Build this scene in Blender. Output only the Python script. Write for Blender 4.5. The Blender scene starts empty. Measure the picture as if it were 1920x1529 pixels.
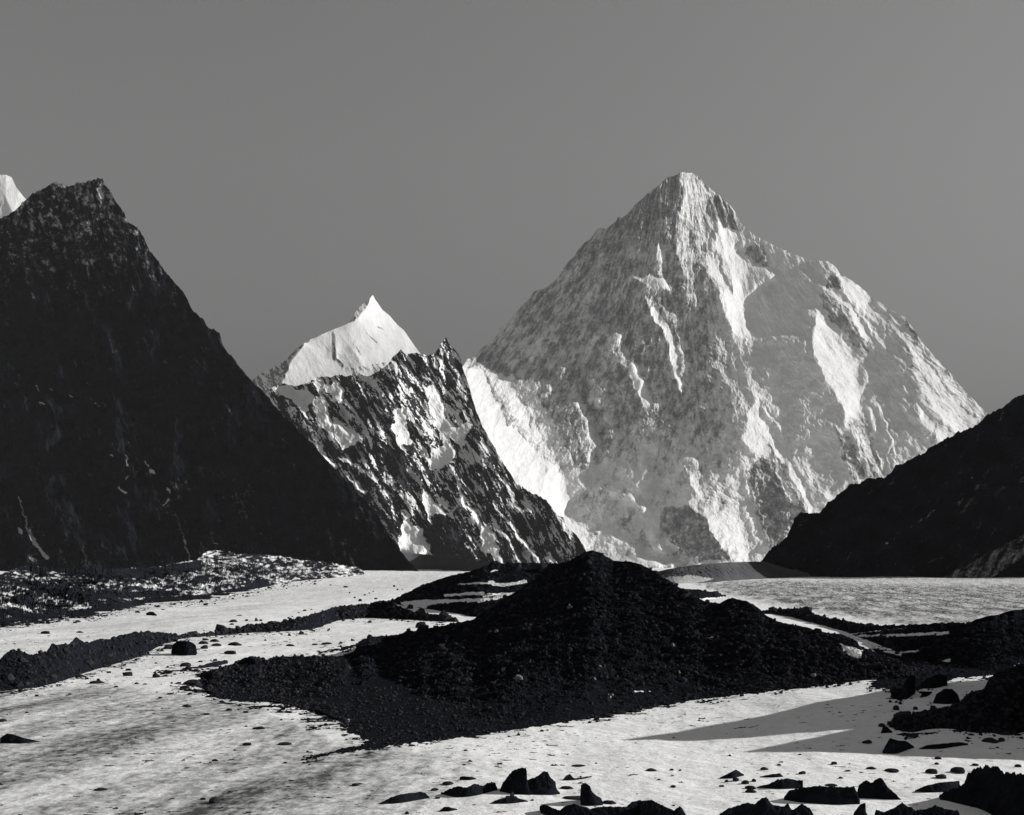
import bpy, math
import numpy as np
from mathutils import Vector

# ------------------------------------------------------------------ camera, sky, sun, exposure
sc = bpy.context.scene
COL = sc.collection
F, HY, CH = 2080.0, 1062.0, 12.0          # focal length and horizon row in photo pixels, eye height in m
cam = bpy.data.cameras.new('camera'); co = bpy.data.objects.new('camera', cam); COL.objects.link(co)
co.location = (0, 0, CH); co.rotation_euler = (math.pi/2, 0, 0)
cam.sensor_width = 36; cam.lens = F/1920*36; cam.shift_y = (HY-764.5)/1920
cam.clip_start = 0.5; cam.clip_end = 60000
sc.camera = co
SUN_EL, SUN_AZ = math.radians(22), math.radians(16)      # azimuth: from +X turned away from the camera (+Y)
S = Vector((math.cos(SUN_EL)*math.cos(SUN_AZ), math.cos(SUN_EL)*math.sin(SUN_AZ), math.sin(SUN_EL)))
w = bpy.data.worlds.new('World'); sc.world = w; w.use_nodes = True
nt = w.node_tree; nt.nodes.clear()
sk = nt.nodes.new('ShaderNodeTexSky'); sk.sky_type = 'NISHITA'; sk.sun_disc = False
sk.sun_elevation = SUN_EL; sk.sun_rotation = math.pi/2 - SUN_AZ
sk.altitude = 0; sk.air_density = 2.3; sk.dust_density = 0.0; sk.ozone_density = 1.0
sep = nt.nodes.new('ShaderNodeSeparateColor'); nt.links.new(sk.outputs[0], sep.inputs[0])
m1 = nt.nodes.new('ShaderNodeMath'); m1.operation = 'MULTIPLY'; m1.inputs[1].default_value = 1.0
m2 = nt.nodes.new('ShaderNodeMath'); m2.operation = 'MULTIPLY_ADD'; m2.inputs[1].default_value = 0.0
nt.links.new(sep.outputs[2], m1.inputs[0]); nt.links.new(sep.outputs[1], m2.inputs[0]); nt.links.new(m1.outputs[0], m2.inputs[2])
cmb = nt.nodes.new('ShaderNodeCombineColor')       # the sky's brightness as a blue sensitive plate sees it: grey
for i in range(3): nt.links.new(m2.outputs[0], cmb.inputs[i])
bg = nt.nodes.new('ShaderNodeBackground'); bg.inputs[1].default_value = 0.041
out = nt.nodes.new('ShaderNodeOutputWorld')
nt.links.new(cmb.outputs[0], bg.inputs[0]); nt.links.new(bg.outputs[0], out.inputs[0])
sl = bpy.data.lights.new('sun', 'SUN'); sl.energy = 5.0; sl.angle = math.radians(0.6); sl.color = (1, .99, .97)
so = bpy.data.objects.new('sun', sl); COL.objects.link(so)
so.rotation_euler = S.to_track_quat('Z', 'Y').to_euler()
vs = sc.view_settings
vs.view_transform = 'Standard'; vs.look = 'None'; vs.gamma = 1; vs.use_curve_mapping = False; vs.exposure = 0.2
sc.cycles.max_bounces = 4; sc.cycles.diffuse_bounces = 2; sc.cycles.volume_bounces = 0

# ------------------------------------------------------------------ numpy noise
_r = np.random.RandomState(7); PERM = np.concatenate([_r.permutation(1024)]*3)
GA = _r.rand(1024)*2*np.pi; GX, GY = np.cos(GA), np.sin(GA)
def pn(x, y, seed=0):
    x = np.asarray(x, float) + seed*17.31; y = np.asarray(y, float) - seed*9.77
    xi = np.floor(x).astype(int); yi = np.floor(y).astype(int); fx = x-xi; fy = y-yi
    xi &= 1023; yi &= 1023; x1 = (xi+1) & 1023; y1 = (yi+1) & 1023
    u = fx*fx*fx*(fx*(fx*6-15)+10); v = fy*fy*fy*(fy*(fy*6-15)+10)
    px0 = PERM[xi]; px1 = PERM[x1]
    def g(p, yy, dx, dy):
        h = PERM[p+yy]; return GX[h]*dx + GY[h]*dy
    a = g(px0, yi, fx, fy); b = g(px1, yi, fx-1, fy); c = g(px0, y1, fx, fy-1); d = g(px1, y1, fx-1, fy-1)
    a += u*(b-a); c += u*(d-c)
    return (a + v*(c-a))*1.5
def fbm(x, y, o=5, gain=.5, seed=0, ridged=False):
    s = 0; a = 1.; t = 0; f = 1.
    for i in range(o):
        n = pn(x*f, y*f, seed+i*3)
        if ridged: n = 1-2*np.abs(n)*1.3
        s = s + a*n; t += a; a *= gain; f *= 2.03
    return s/t if ridged else s
def sstep(a, b, x):
    t = np.clip((x-a)/(b-a), 0, 1); return t*t*(3-2*t)
def ipl(pts, x):
    p = np.array(pts, float); return np.interp(x, p[:, 0], p[:, 1])

# ------------------------------------------------------------------ outlines: ('p', value, points) fills, ('s', value, w0, w1, points) strokes
def paint(X, Y, ops, val, soft=1.6):
    for op in ops:
        v = op[1]; pts = np.array(op[-1], float)
        if op[0] == 'p':
            x0, y0 = pts.min(0)-6; x1, y1 = pts.max(0)+6
        else:
            wm = max(op[2], op[3])+4; x0, y0 = pts.min(0)-wm; x1, y1 = pts.max(0)+wm
        m = (X >= x0) & (X <= x1) & (Y >= y0) & (Y <= y1)
        if not m.any(): continue
        x = X[m]; y = Y[m]
        if op[0] == 'p':
            ins = np.zeros(x.shape, bool); d = np.full(x.shape, 1e9); n = len(pts)
            for i in range(n):
                ax, ay = pts[i]; bx, by = pts[(i+1) % n]
                if ay != by:
                    c = ((ay > y) != (by > y)) & (x < (bx-ax)*(y-ay)/(by-ay)+ax); ins ^= c
                l2 = (bx-ax)**2+(by-ay)**2+1e-9
                t = np.clip(((x-ax)*(bx-ax)+(y-ay)*(by-ay))/l2, 0, 1)
                d = np.minimum(d, (x-ax-t*(bx-ax))**2+(y-ay-t*(by-ay))**2)
            d = np.sqrt(d)*np.where(ins, 1, -1)
        else:
            d = np.full(x.shape, -1e9); n = len(pts)-1
            for i in range(n):
                ax, ay = pts[i]; bx, by = pts[i+1]
                l2 = (bx-ax)**2+(by-ay)**2+1e-9
                t = np.clip(((x-ax)*(bx-ax)+(y-ay)*(by-ay))/l2, 0, 1)
                q = (i+t)/n; wd = op[2]+(op[3]-op[2])*q
                d = np.maximum(d, wd/2-np.hypot(x-ax-t*(bx-ax), y-ay-t*(by-ay)))
        a = sstep(-soft, soft, d)
        val[m] = val[m]*(1-a)+v*a
    return val

# ------------------------------------------------------------------ mesh helpers
def grid_mesh(name, P, attrs=None, mat=None, smooth=False, wrap=False):
    ny, nx = P.shape[:2]
    me = bpy.data.meshes.new(name)
    me.vertices.add(nx*ny); me.vertices.foreach_set('co', P.reshape(-1).astype(np.float32))
    idx = np.arange(nx*ny).reshape(ny, nx)
    q = np.stack([idx[:-1, :-1], idx[1:, :-1], idx[1:, 1:], idx[:-1, 1:]], -1).reshape(-1)
    nq = (nx-1)*(ny-1)
    me.loops.add(nq*4); me.loops.foreach_set('vertex_index', q.astype(np.int32))
    me.polygons.add(nq); me.polygons.foreach_set('loop_start', (np.arange(nq)*4).astype(np.int32))
    me.polygons.foreach_set('use_smooth', np.full(nq, smooth))
    me.update(calc_edges=True)
    for k, a in (attrs or {}).items():
        at = me.attributes.new(k, 'FLOAT', 'POINT'); at.data.foreach_set('value', a.reshape(-1).astype(np.float32))
    o = bpy.data.objects.new(name, me); COL.objects.link(o)
    if mat: me.materials.append(mat)
    return o
def tag(o, label, cat, group=None, kind=None):
    o['label'] = label; o['category'] = cat
    if group: o['group'] = group
    if kind: o['kind'] = kind
    return o

def ground_mat(name, snow, rock, nscale, rough=.8, rockvar=.5, snowvar=.06, bump=.0, bscale=1., edge=.35, stretch=(1, 1, 1), rng=(.38, .62), dirt_shade=False):
    m = bpy.data.materials.new(name); m.use_nodes = True; t = m.node_tree; N = t.nodes; L = t.links
    b = N['Principled BSDF']; b.inputs['Roughness'].default_value = rough
    b.inputs['Specular IOR Level'].default_value = 0.0
    tc = N.new('ShaderNodeTexCoord'); mp = N.new('ShaderNodeMapping'); mp.inputs['Scale'].default_value = stretch
    L.new(tc.outputs['Object'], mp.inputs[0])
    n1 = N.new('ShaderNodeTexNoise'); n1.inputs['Scale'].default_value = nscale; n1.inputs['Detail'].default_value = 5
    n1.inputs['Roughness'].default_value = .65; L.new(mp.outputs[0], n1.inputs[0])
    n2 = N.new('ShaderNodeTexNoise'); n2.inputs['Scale'].default_value = nscale*.23; n2.inputs['Detail'].default_value = 3
    L.new(mp.outputs[0], n2.inputs[0])
    at = N.new('ShaderNodeAttribute'); at.attribute_name = 'rock'
    ma = N.new('ShaderNodeMath'); ma.operation = 'SUBTRACT'; ma.inputs[1].default_value = .5; L.new(n1.outputs[0], ma.inputs[0])
    mb = N.new('ShaderNodeMath'); mb.operation = 'MULTIPLY_ADD'; mb.inputs[1].default_value = edge*2
    L.new(ma.outputs[0], mb.inputs[0]); L.new(at.outputs['Fac'], mb.inputs[2])
    mr = N.new('ShaderNodeMapRange'); mr.interpolation_type = 'SMOOTHSTEP'
    mr.inputs['From Min'].default_value = rng[0]; mr.inputs['From Max'].default_value = rng[1]; L.new(mb.outputs[0], mr.inputs[0])
    def vary(c, v, nn):
        r = N.new('ShaderNodeMapRange'); r.inputs['From Min'].default_value = .3; r.inputs['From Max'].default_value = .7
        r.inputs['To Min'].default_value = 1-v; r.inputs['To Max'].default_value = 1+v; L.new(nn.outputs[0], r.inputs[0])
        x = N.new('ShaderNodeVectorMath'); x.operation = 'SCALE'; x.inputs[0].default_value = c; L.new(r.outputs[0], x.inputs['Scale'])
        return x.outputs[0]
    mx = N.new('ShaderNodeMix'); mx.data_type = 'RGBA'
    sn_out = vary(snow, snowvar, n2)
    if dirt_shade:
        ad = N.new('ShaderNodeAttribute'); ad.attribute_name = 'dirt_shade'
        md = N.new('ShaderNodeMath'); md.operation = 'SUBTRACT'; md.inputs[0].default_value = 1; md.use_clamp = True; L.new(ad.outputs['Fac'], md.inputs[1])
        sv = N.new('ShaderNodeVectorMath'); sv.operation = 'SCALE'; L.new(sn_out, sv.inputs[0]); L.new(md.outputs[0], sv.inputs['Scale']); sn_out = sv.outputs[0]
    L.new(mr.outputs[0], mx.inputs[0]); L.new(sn_out, mx.inputs[6]); L.new(vary(rock, rockvar, n1), mx.inputs[7])
    L.new(mx.outputs[2], b.inputs['Base Color'])
    if bump:
        bp = N.new('ShaderNodeBump'); bp.inputs['Strength'].default_value = 1; bp.inputs['Distance'].default_value = bump
        n3 = N.new('ShaderNodeTexNoise'); n3.inputs['Scale'].default_value = bscale; n3.inputs['Detail'].default_value = 6
        n3.inputs['Roughness'].default_value = .6; L.new(mp.outputs[0], n3.inputs[0])
        L.new(n3.outputs[0], bp.inputs['Height']); L.new(bp.outputs[0], b.inputs['Normal'])
    return m
SN = (.78, .78, .78)
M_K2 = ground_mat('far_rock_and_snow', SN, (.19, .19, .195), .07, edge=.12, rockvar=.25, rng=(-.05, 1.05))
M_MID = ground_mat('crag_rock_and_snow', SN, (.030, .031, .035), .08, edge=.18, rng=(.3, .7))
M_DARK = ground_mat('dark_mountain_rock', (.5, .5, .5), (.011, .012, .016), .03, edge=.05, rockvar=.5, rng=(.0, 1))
M_GRAVEL = ground_mat('grey_gravel', (.4, .4, .4), (.075, .075, .08), .05, edge=.3, rockvar=.3)
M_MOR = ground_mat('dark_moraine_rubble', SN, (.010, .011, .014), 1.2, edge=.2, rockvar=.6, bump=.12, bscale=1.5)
M_SPECK = ground_mat('snowy_rubble', (.66, .66, .66), (.016, .017, .021), .3, edge=.22, rockvar=.5, rng=(.28, .72))
M_GLAC = ground_mat('glacier_snow', (.86, .86, .86), (.010, .011, .014), 1.3, edge=.3, snowvar=.06, dirt_shade=True, bump=.16, bscale=1.1, stretch=(.8, 1, 1))
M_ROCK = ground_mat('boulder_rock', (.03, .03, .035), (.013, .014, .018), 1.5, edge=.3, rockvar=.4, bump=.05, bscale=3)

# ------------------------------------------------------------------ mountains: a wall of ridges and gullies fitted to the light they catch
def dct_solve(gx, gy, L0, lam):
    """least squares L with dL/dx=gx, dL/dy=gy, pulled to L0 at long wavelengths (screened Poisson, mirrored edges)"""
    ny, nx = L0.shape
    Gx = np.zeros((ny, nx)); Gx[:, :-1] = (gx[:, :-1]+gx[:, 1:])/2
    Gy = np.zeros((ny, nx)); Gy[:-1] = (gy[:-1]+gy[1:])/2
    div = Gx.copy(); div[:, 1:] -= Gx[:, :-1]; div += Gy; div[1:] -= Gy[:-1]
    b = -div + lam*L0
    m = np.concatenate([b, b[:, ::-1]], 1); m = np.concatenate([m, m[::-1]], 0)
    Fm = np.fft.rfft2(m)
    ky = 2-2*np.cos(2*np.pi*np.arange(2*ny)/(2*ny)); kx = 2-2*np.cos(2*np.pi*np.arange(Fm.shape[1])/(2*nx))
    Fm /= (ky[:, None]+kx[None]+lam)
    return np.fft.irfft2(Fm, s=m.shape)[:ny, :nx]

def gauss(a, sg):
    r = int(sg*3)+1; k = np.exp(-.5*(np.arange(-r, r+1)/sg)**2); k /= k.sum()
    p = np.pad(a, r, mode='edge'); o = 0
    for i, kk in enumerate(k): o = o+kk*p[:, i:i+a.shape[1]]
    q = 0
    for i, kk in enumerate(k): q = q+kk*o[i:i+a.shape[0]]
    return q
def open_to_sun(L, T, gx, gy, ys, n=22):
    """bring the sunlit faces forward until the ridges to their right no longer overshadow them"""
    st = 2; c = L[::st, ::st].copy(); t = np.clip(T[::st, ::st]*2-.35, 0, 1); X, Y = np.meshgrid(gx[::st], gy[::st])
    u = (X-960)/F; w_ = (HY-Y)/F
    dx = np.ones_like(u); dy = -(S.z-w_*S.y)/(S.x-u*S.y); dl = S.y/(S.x-u*S.y)/F
    sky_ = Y < ys(X)
    tot = np.zeros_like(c)
    for it in range(n):
        cc = c.copy(); cc[sky_] = 1e3; e = np.zeros_like(c)
        for d in [3, 5, 8, 11, 15, 19, 24, 30, 36, 44, 52, 62, 74, 88, 104, 124, 148, 176, 210, 250, 300, 360, 430]:
            x = X+d*dx; y = Y+d*dy
            j = ((y-gy[0])/st/(gy[1]-gy[0])); i = ((x-gx[0])/st/(gx[1]-gx[0]))
            ok = (i < c.shape[1]-1) & (j > 0)
            i = np.clip(np.round(i).astype(int), 0, c.shape[1]-1); j = np.clip(np.round(j).astype(int), 0, c.shape[0]-1)
            e = np.maximum(e, np.where(ok, c+d*dl-cc[j, i], 0))
        de = gauss((1.1*e+.0004)*(e > 0)*t, 3.6); c -= de; tot += de
    x = np.linspace(0, tot.shape[1]-1, L.shape[1]); i = np.minimum(x.astype(int), tot.shape[1]-2); a = x-i
    r = tot[:, i]*(1-a)+tot[:, i+1]*a
    y = np.linspace(0, tot.shape[0]-1, L.shape[0]); j = np.minimum(y.astype(int), tot.shape[0]-2); b = (y-j)[:, None]
    return L-(r[j]*(1-b)+r[j+1]*b)

def samp(M, x, y, x0, y0, st):
    fx = np.clip((x-x0)/st, 0, M.shape[1]-1.001); fy = np.clip((y-y0)/st, 0, M.shape[0]-1.001)
    i = fx.astype(int); j = fy.astype(int); a = fx-i; b = fy-j
    return (M[j, i]*(1-a)+M[j, i+1]*a)*(1-b)+(M[j+1, i]*(1-a)+M[j+1, i+1]*a)*b

def mountain(name, sky, base, nx, ny, Lf, k, tone, rock, t0, r0, mat, seed=1, glit=1.7, gsh=-.45, lam=1e-5,
             warp=5, wl=28, rough=.35, rwl=60, jag=1.5, rockn=.28, streak=(1., .45, .35), smoothpow=.8, backs=.9, kfun=None, crag=0, cov=.14, fan=None, sunopen=False, tn=0, twl=24, iso=.5, uwarp=3, fine=(12, .3)):
    x0, x1 = sky[0][0], sky[-1][0]; st = 1.0
    ymin = min(p[1] for p in sky)-12; ymax = base+4
    gx = np.arange(x0-10, x1+10, st); gy = np.arange(ymin, ymax, st); X, Y = np.meshgrid(gx, gy)
    wx = warp*fbm(X/wl, Y/wl, 4, .55, seed); wy = warp*fbm(X/wl, Y/wl, 4, .55, seed+50)
    T = np.zeros(X.shape)+(t0(X, Y) if callable(t0) else t0)
    R = np.zeros(X.shape)+(r0(X, Y) if callable(r0) else r0)
    T = paint(X+wx, Y+wy, tone, T); R = paint(X+wx, Y+wy, rock, R)
    if tn:
        UX = X-streak[2]*Y if fan is None else (X-fan[0])/np.maximum(Y-fan[1], 60)*fan[2]
        UX = UX+4*fbm(X/40, Y/40, 4, .6, seed+71)
        T = T+tn*(fbm(UX/twl, Y/twl*.35, 5, .62, seed+72)+.25*fbm(X/6, Y/8, 3, .6, seed+73))*(.5+np.clip(R*1.4, 0, .9))
    K = np.full(X.shape, k) if kfun is None else kfun(X, Y, T)
    G = gsh+(glit-gsh)*T
    L = dct_solve(G/F*st, -K/F*st, Lf(X, Y), lam)
    UG = (X-streak[2]*Y if fan is None else (X-fan[0])/np.maximum(Y-fan[1], 60)*fan[2])+uwarp*fbm(X/50, Y/50, 4, .6, seed+70)
    L = L-rough*rwl/F*(.5+.5*np.clip(R*1.6, 0, 1))*(1-.35*np.clip(T, 0, 1))*(.30*fbm(UG/rwl, Y/rwl*streak[1], 6, .52, seed+20, True)+.16*fbm(X/(rwl*.5), Y/(rwl*.5), 4, .5, seed+30))
    if sunopen: L = open_to_sun(L, T, gx, gy, lambda x: ipl(sky, x))
    cx = np.linspace(x0, x1, nx); t = np.linspace(0, 1, ny)[:, None]
    js = jag*fbm(cx/14, cx*0, 5, .62, seed+7) + jag*.8*np.maximum(0, fbm(cx/5, cx*0+3, 3, .6, seed+8))
    ys = ipl(sky, cx)-js*np.clip(np.minimum(cx-x0, x1-cx)/10, 0, 1)
    VX = np.broadcast_to(cx, (ny, nx)).copy(); VY = ys+(base-ys)*t
    LL = samp(L, VX, VY, gx[0], gy[0], st)
    tv = samp(T, VX, VY, gx[0], gy[0], st)
    c, a, sl_ = streak                                   # detail stretched down the fall line, slanting by sl_
    ux = VX-sl_*VY if fan is None else (VX-fan[0])/(VY-fan[1])*fan[2]; uy = VY
    ux = ux+uwarp*fbm(VX/50, VY/50, 4, .6, seed+70)
    rk = samp(R, VX, VY, gx[0], gy[0], st)
    LL = LL-rough*1.6/F*(.4+rk)*fbm(ux/3, uy/5, 3, .6, seed+21)
    if crag:
        LL = LL-crag/F*(.3+rk)*fbm(ux/9, uy/13, 3, .6, seed+40, True)
    D = np.exp(LL)
    P = np.stack([(VX-960)/F*D, D, CH+(HY-VY)/F*D], -1)
    # how much of the surface is bare rock
    nrm_x = np.gradient(LL, axis=1)/np.gradient(VX, axis=1)*F; nrm_z = -np.gradient(LL, axis=0)/np.maximum(np.gradient(VY, axis=0), .05)*F
    steep = 1/np.sqrt(1+(nrm_x**2)*.2+np.clip(nrm_z, -1, 4)**2)
    nn = 1.0*fbm(ux/fine[0], uy/fine[0]*fine[1], 6, .72, seed+60)+iso*fbm(VX/4, VY/5, 4, .75, seed+61)+.3*fbm(VX/40, VY/50, 3, .5, seed+62)
    q = rk+rockn*nn*2*np.clip(rk*4+.1, 0, 1)+(steep-.6)*.45*np.clip(rk*4, 0, 1)
    rock_a = sstep(.5-cov, .5+cov, q)
    # far side of the mountain, falling away behind the crest
    nb = 14; back = []; ra = []
    for i in range(nb, 0, -1):
        s = (i/nb)**1.5; Dc = D[0]; h = P[0, :, 2]+40
        step = s*(Dc*.02+h*1.2)
        Q = P[0].copy(); Q[:, 1] += step; Q[:, 0] *= 1+step/Dc*.3
        Q[:, 2] -= np.minimum(step*backs*(1+.2*fbm(cx/30+i*.3, cx*0+i*.4, 3, .5, seed)), h)
        back.append(Q); ra.append(rock_a[0])
    P = np.concatenate([np.array(back), P], 0); rock_a = np.concatenate([np.array(ra), rock_a], 0)
    o = grid_mesh(name, P, {'rock': rock_a}, mat)
    return o

p, s = 'p', 's'
# --- the great pyramid
K2_SKY = [(858,700),(877,674),(891,670),(903,655),(926,638),(939,615),(955,601),(979,574),(1004,545),(1020,542),(1044,525),(1060,499),(1079,479),(1082,471),(1096,456),(1106,449),(1115,435),(1123,428),(1136,430),(1155,416),(1158,407),(1169,408),(1185,392),(1196,380),(1212,365),(1231,350),(1250,334),(1263,331),(1276,324),(1296,325),(1307,331),(1331,353),(1347,366),(1366,383),(1376,395),(1387,416),(1414,441),(1441,457),(1468,469),(1495,480),(1522,490),(1533,490),(1552,489),(1569,503),(1577,517),(1598,527),(1620,544),(1642,563),(1663,576),(1680,588),(1696,595),(1709,611),(1728,641),(1747,663),(1769,687),(1793,715),(1820,745),(1852,777),(1900,835),(1960,900)]
K2_T = [
 (p,-.02,[(1533,492),(1552,490),(1556,500),(1545,540),(1530,570),(1527,600),(1525,640),(1512,645),(1480,634),(1463,636),(1422,637),(1400,610),(1392,570),(1420,540),(1455,515),(1500,495)]),
 (p,.75,[(1276,324),(1297,325),(1308,332),(1348,367),(1335,366),(1329,380),(1322,395),(1322,410),(1330,445),(1334,460),(1320,465),(1290,455),(1268,452),(1265,420),(1278,395),(1281,360)]),
 (p,.9,[(1268,452),(1330,460),(1345,480),(1332,492),(1312,492),(1300,500),(1304,540),(1306,575),(1294,578),(1284,545),(1276,500)]),
 (p,.85,[(1237,457),(1222,478),(1226,506),(1246,517),(1242,490),(1241,465)]),
 (p,1,[(1350,414),(1362,428),(1395,446),(1376,473),(1390,484),(1403,495),(1430,500),(1455,517),(1422,530),(1417,546),(1392,568),(1395,598),(1406,625),(1422,637),(1400,640),(1385,600),(1370,560),(1358,520),(1350,480),(1346,440)]),
 (p,1,[(1316,480),(1342,476),(1361,517),(1380,557),(1392,620),(1402,650),(1378,622),(1362,590),(1352,556),(1336,525),(1315,494)]),
 (s,.25,4,6,[(1330,425),(1342,470),(1356,510),(1372,545)]),
 (s,.7,5,3,[(1395,445),(1440,462),(1500,486)]),
 (s,.75,5,4,[(1400,642),(1440,640),(1463,634),(1490,636),(1512,650)]),
 (p,1,[(1180,519),(1196,516),(1247,521),(1266,549),(1258,552),(1240,547),(1209,538),(1200,530)]),
 (p,.55,[(1209,535),(1235,545),(1250,580),(1265,590),(1270,610),(1262,625),(1240,590),(1215,570)]),
 (s,1,6,16,[(1206,552),(1226,584),(1252,618)]),(s,1,16,12,[(1252,618),(1262,655),(1268,690)]),(s,1,13,4,[(1268,690),(1273,715),(1278,746)]),
 (s,.5,5,5,[(1268,600),(1278,650),(1282,700)]),
 (p,.75,[(1146,630),(1162,625),(1168,645),(1162,665),(1150,660)]),
 (s,.8,8,10,[(1152,632),(1160,655),(1176,685)]),
 (p,1,[(1168,678),(1185,676),(1195,700),(1208,712),(1205,745),(1231,767),(1215,780),(1200,750),(1185,722),(1175,700)]),
 (s,.7,7,4,[(1101,707),(1120,720),(1133,737)]),(s,.6,6,4,[(1115,751),(1135,760)]),
 (p,.95,[(1055,764),(1071,752),(1085,757),(1104,790),(1112,830),(1118,838),(1110,850),(1105,864),(1093,842),(1077,802)]),
 (s,.7,6,6,[(1134,783),(1146,805),(1152,822)]),
 # snow slope behind the dark crest
 (p,.85,[(860,672),(877,673),(891,671),(904,681),(920,694),(942,708),(960,716),(990,714),(1015,716),(1030,730),(1055,765),(1071,790),(1090,832),(1106,873),(1085,892),(1101,920),(1070,940),(1058,965),(1090,990),(1040,1010),(940,900),(860,760)]),
 (p,.32,[(1005,720),(1020,716),(1045,755),(1080,820),(1104,872),(1088,888),(1075,860),(1050,830),(1030,800),(1012,760)]),
 (s,.35,3,5,[(962,722),(985,760),(1000,800)]),(s,.45,3,4,[(985,745),(1015,810),(1035,850)]),(s,.4,3,4,[(910,700),(925,740),(940,765)]),
 # dome and tongue at the foot
 (p,.15,[(1063,945),(1080,925),(1130,918),(1180,935),(1205,958),(1190,990),(1140,1000),(1085,985)]),
 (s,.65,3,7,[(1104,920),(1140,916),(1180,933),(1206,956)]),
 (p,.75,[(1058,965),(1075,988),(1130,1000),(1178,1015),(1193,1030),(1200,1045),(1235,1058),(1262,1053),(1268,1064),(1222,1072),(1160,1058),(1098,1036),(1070,1010)]),
 (p,1,[(1280,872),(1293,855),(1308,865),(1314,880),(1312,912),(1300,915),(1288,890)]),
 (p,.85,[(1284,942),(1302,930),(1300,915),(1320,915),(1380,935),(1400,950),(1408,970),(1420,1010),(1418,1030),(1400,1047),(1372,1050),(1345,1010),(1320,970),(1302,948)]),
 (s,.9,4,4,[(1258,1013),(1280,1030),(1310,1045)]),(s,.5,4,3,[(1225,1028),(1250,1040)]),(s,.8,3,4,[(1300,945),(1330,975),(1355,1010),(1366,1045)]),
 (p,.8,[(1390,721),(1420,719),(1447,740),(1460,760),(1462,787),(1452,775),(1436,758),(1420,744),(1405,730)]),
 (p,.75,[(1414,753),(1422,748),(1424,770),(1430,800),(1448,835),(1448,855),(1430,860),(1405,845),(1393,820),(1400,790)]),
 (s,1,7,12,[(1424,780),(1445,830),(1474,867)]),(s,1,12,9,[(1474,867),(1506,918),(1522,962)]),
 (s,.8,5,2,[(1436,770),(1466,805)]),
 (s,.85,4,7,[(1401,910),(1414,932),(1430,967),(1436,1000),(1452,1022)]),(s,.7,4,4,[(1474,968),(1480,995)]),
 # right hand buttresses
 (p,.95,[(1528,600),(1525,640),(1533,680),(1555,715),(1577,760),(1585,783),(1596,815),(1614,853),(1634,893),(1654,895),(1648,870),(1635,830),(1628,790),(1615,760),(1618,745),(1630,720),(1626,690),(1622,670),(1604,660),(1577,633),(1550,605),(1535,592)]),
 (s,.3,3,5,[(1600,800),(1620,845),(1640,888)]),
 (s,.9,3,9,[(1547,541),(1566,557),(1585,568),(1604,592)]),(s,.95,10,9,[(1604,592),(1620,625),(1641,652)]),
 (p,1,[(1555,494),(1570,503),(1578,517),(1600,528),(1622,545),(1640,563),(1622,570),(1612,585),(1597,565),(1585,550),(1575,530)]),
 (s,.8,3,3,[(1617,570),(1628,600),(1636,625)]),(s,.6,6,5,[(1655,606),(1662,645)]),(s,.45,6,6,[(1672,600),(1690,630)]),
 (p,.85,[(1688,632),(1706,655),(1730,650),(1748,668),(1766,685),(1793,715),(1820,745),(1852,778),(1840,787),(1800,814),(1785,805),(1770,790),(1745,760),(1730,735),(1715,700),(1705,670)]),
 (s,.45,3,4,[(1735,670),(1765,715),(1800,760),(1830,782)]),(s,.5,3,3,[(1725,690),(1750,735),(1780,780)]),
 (p,.9,[(1718,754),(1726,760),(1740,782),(1758,790),(1785,810),(1790,817),(1763,828),(1752,805),(1738,800),(1726,782)]),
 (s,1,6,4,[(1638,748),(1650,760),(1660,785),(1668,815),(1684,852)]),(s,.7,5,4,[(1628,760),(1641,800)]),(s,.8,4,4,[(1676,832),(1666,856),(1671,882)]),
 (p,.9,[(1540,918),(1556,942),(1585,920),(1602,903),(1575,910),(1560,925)]),
]
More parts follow.
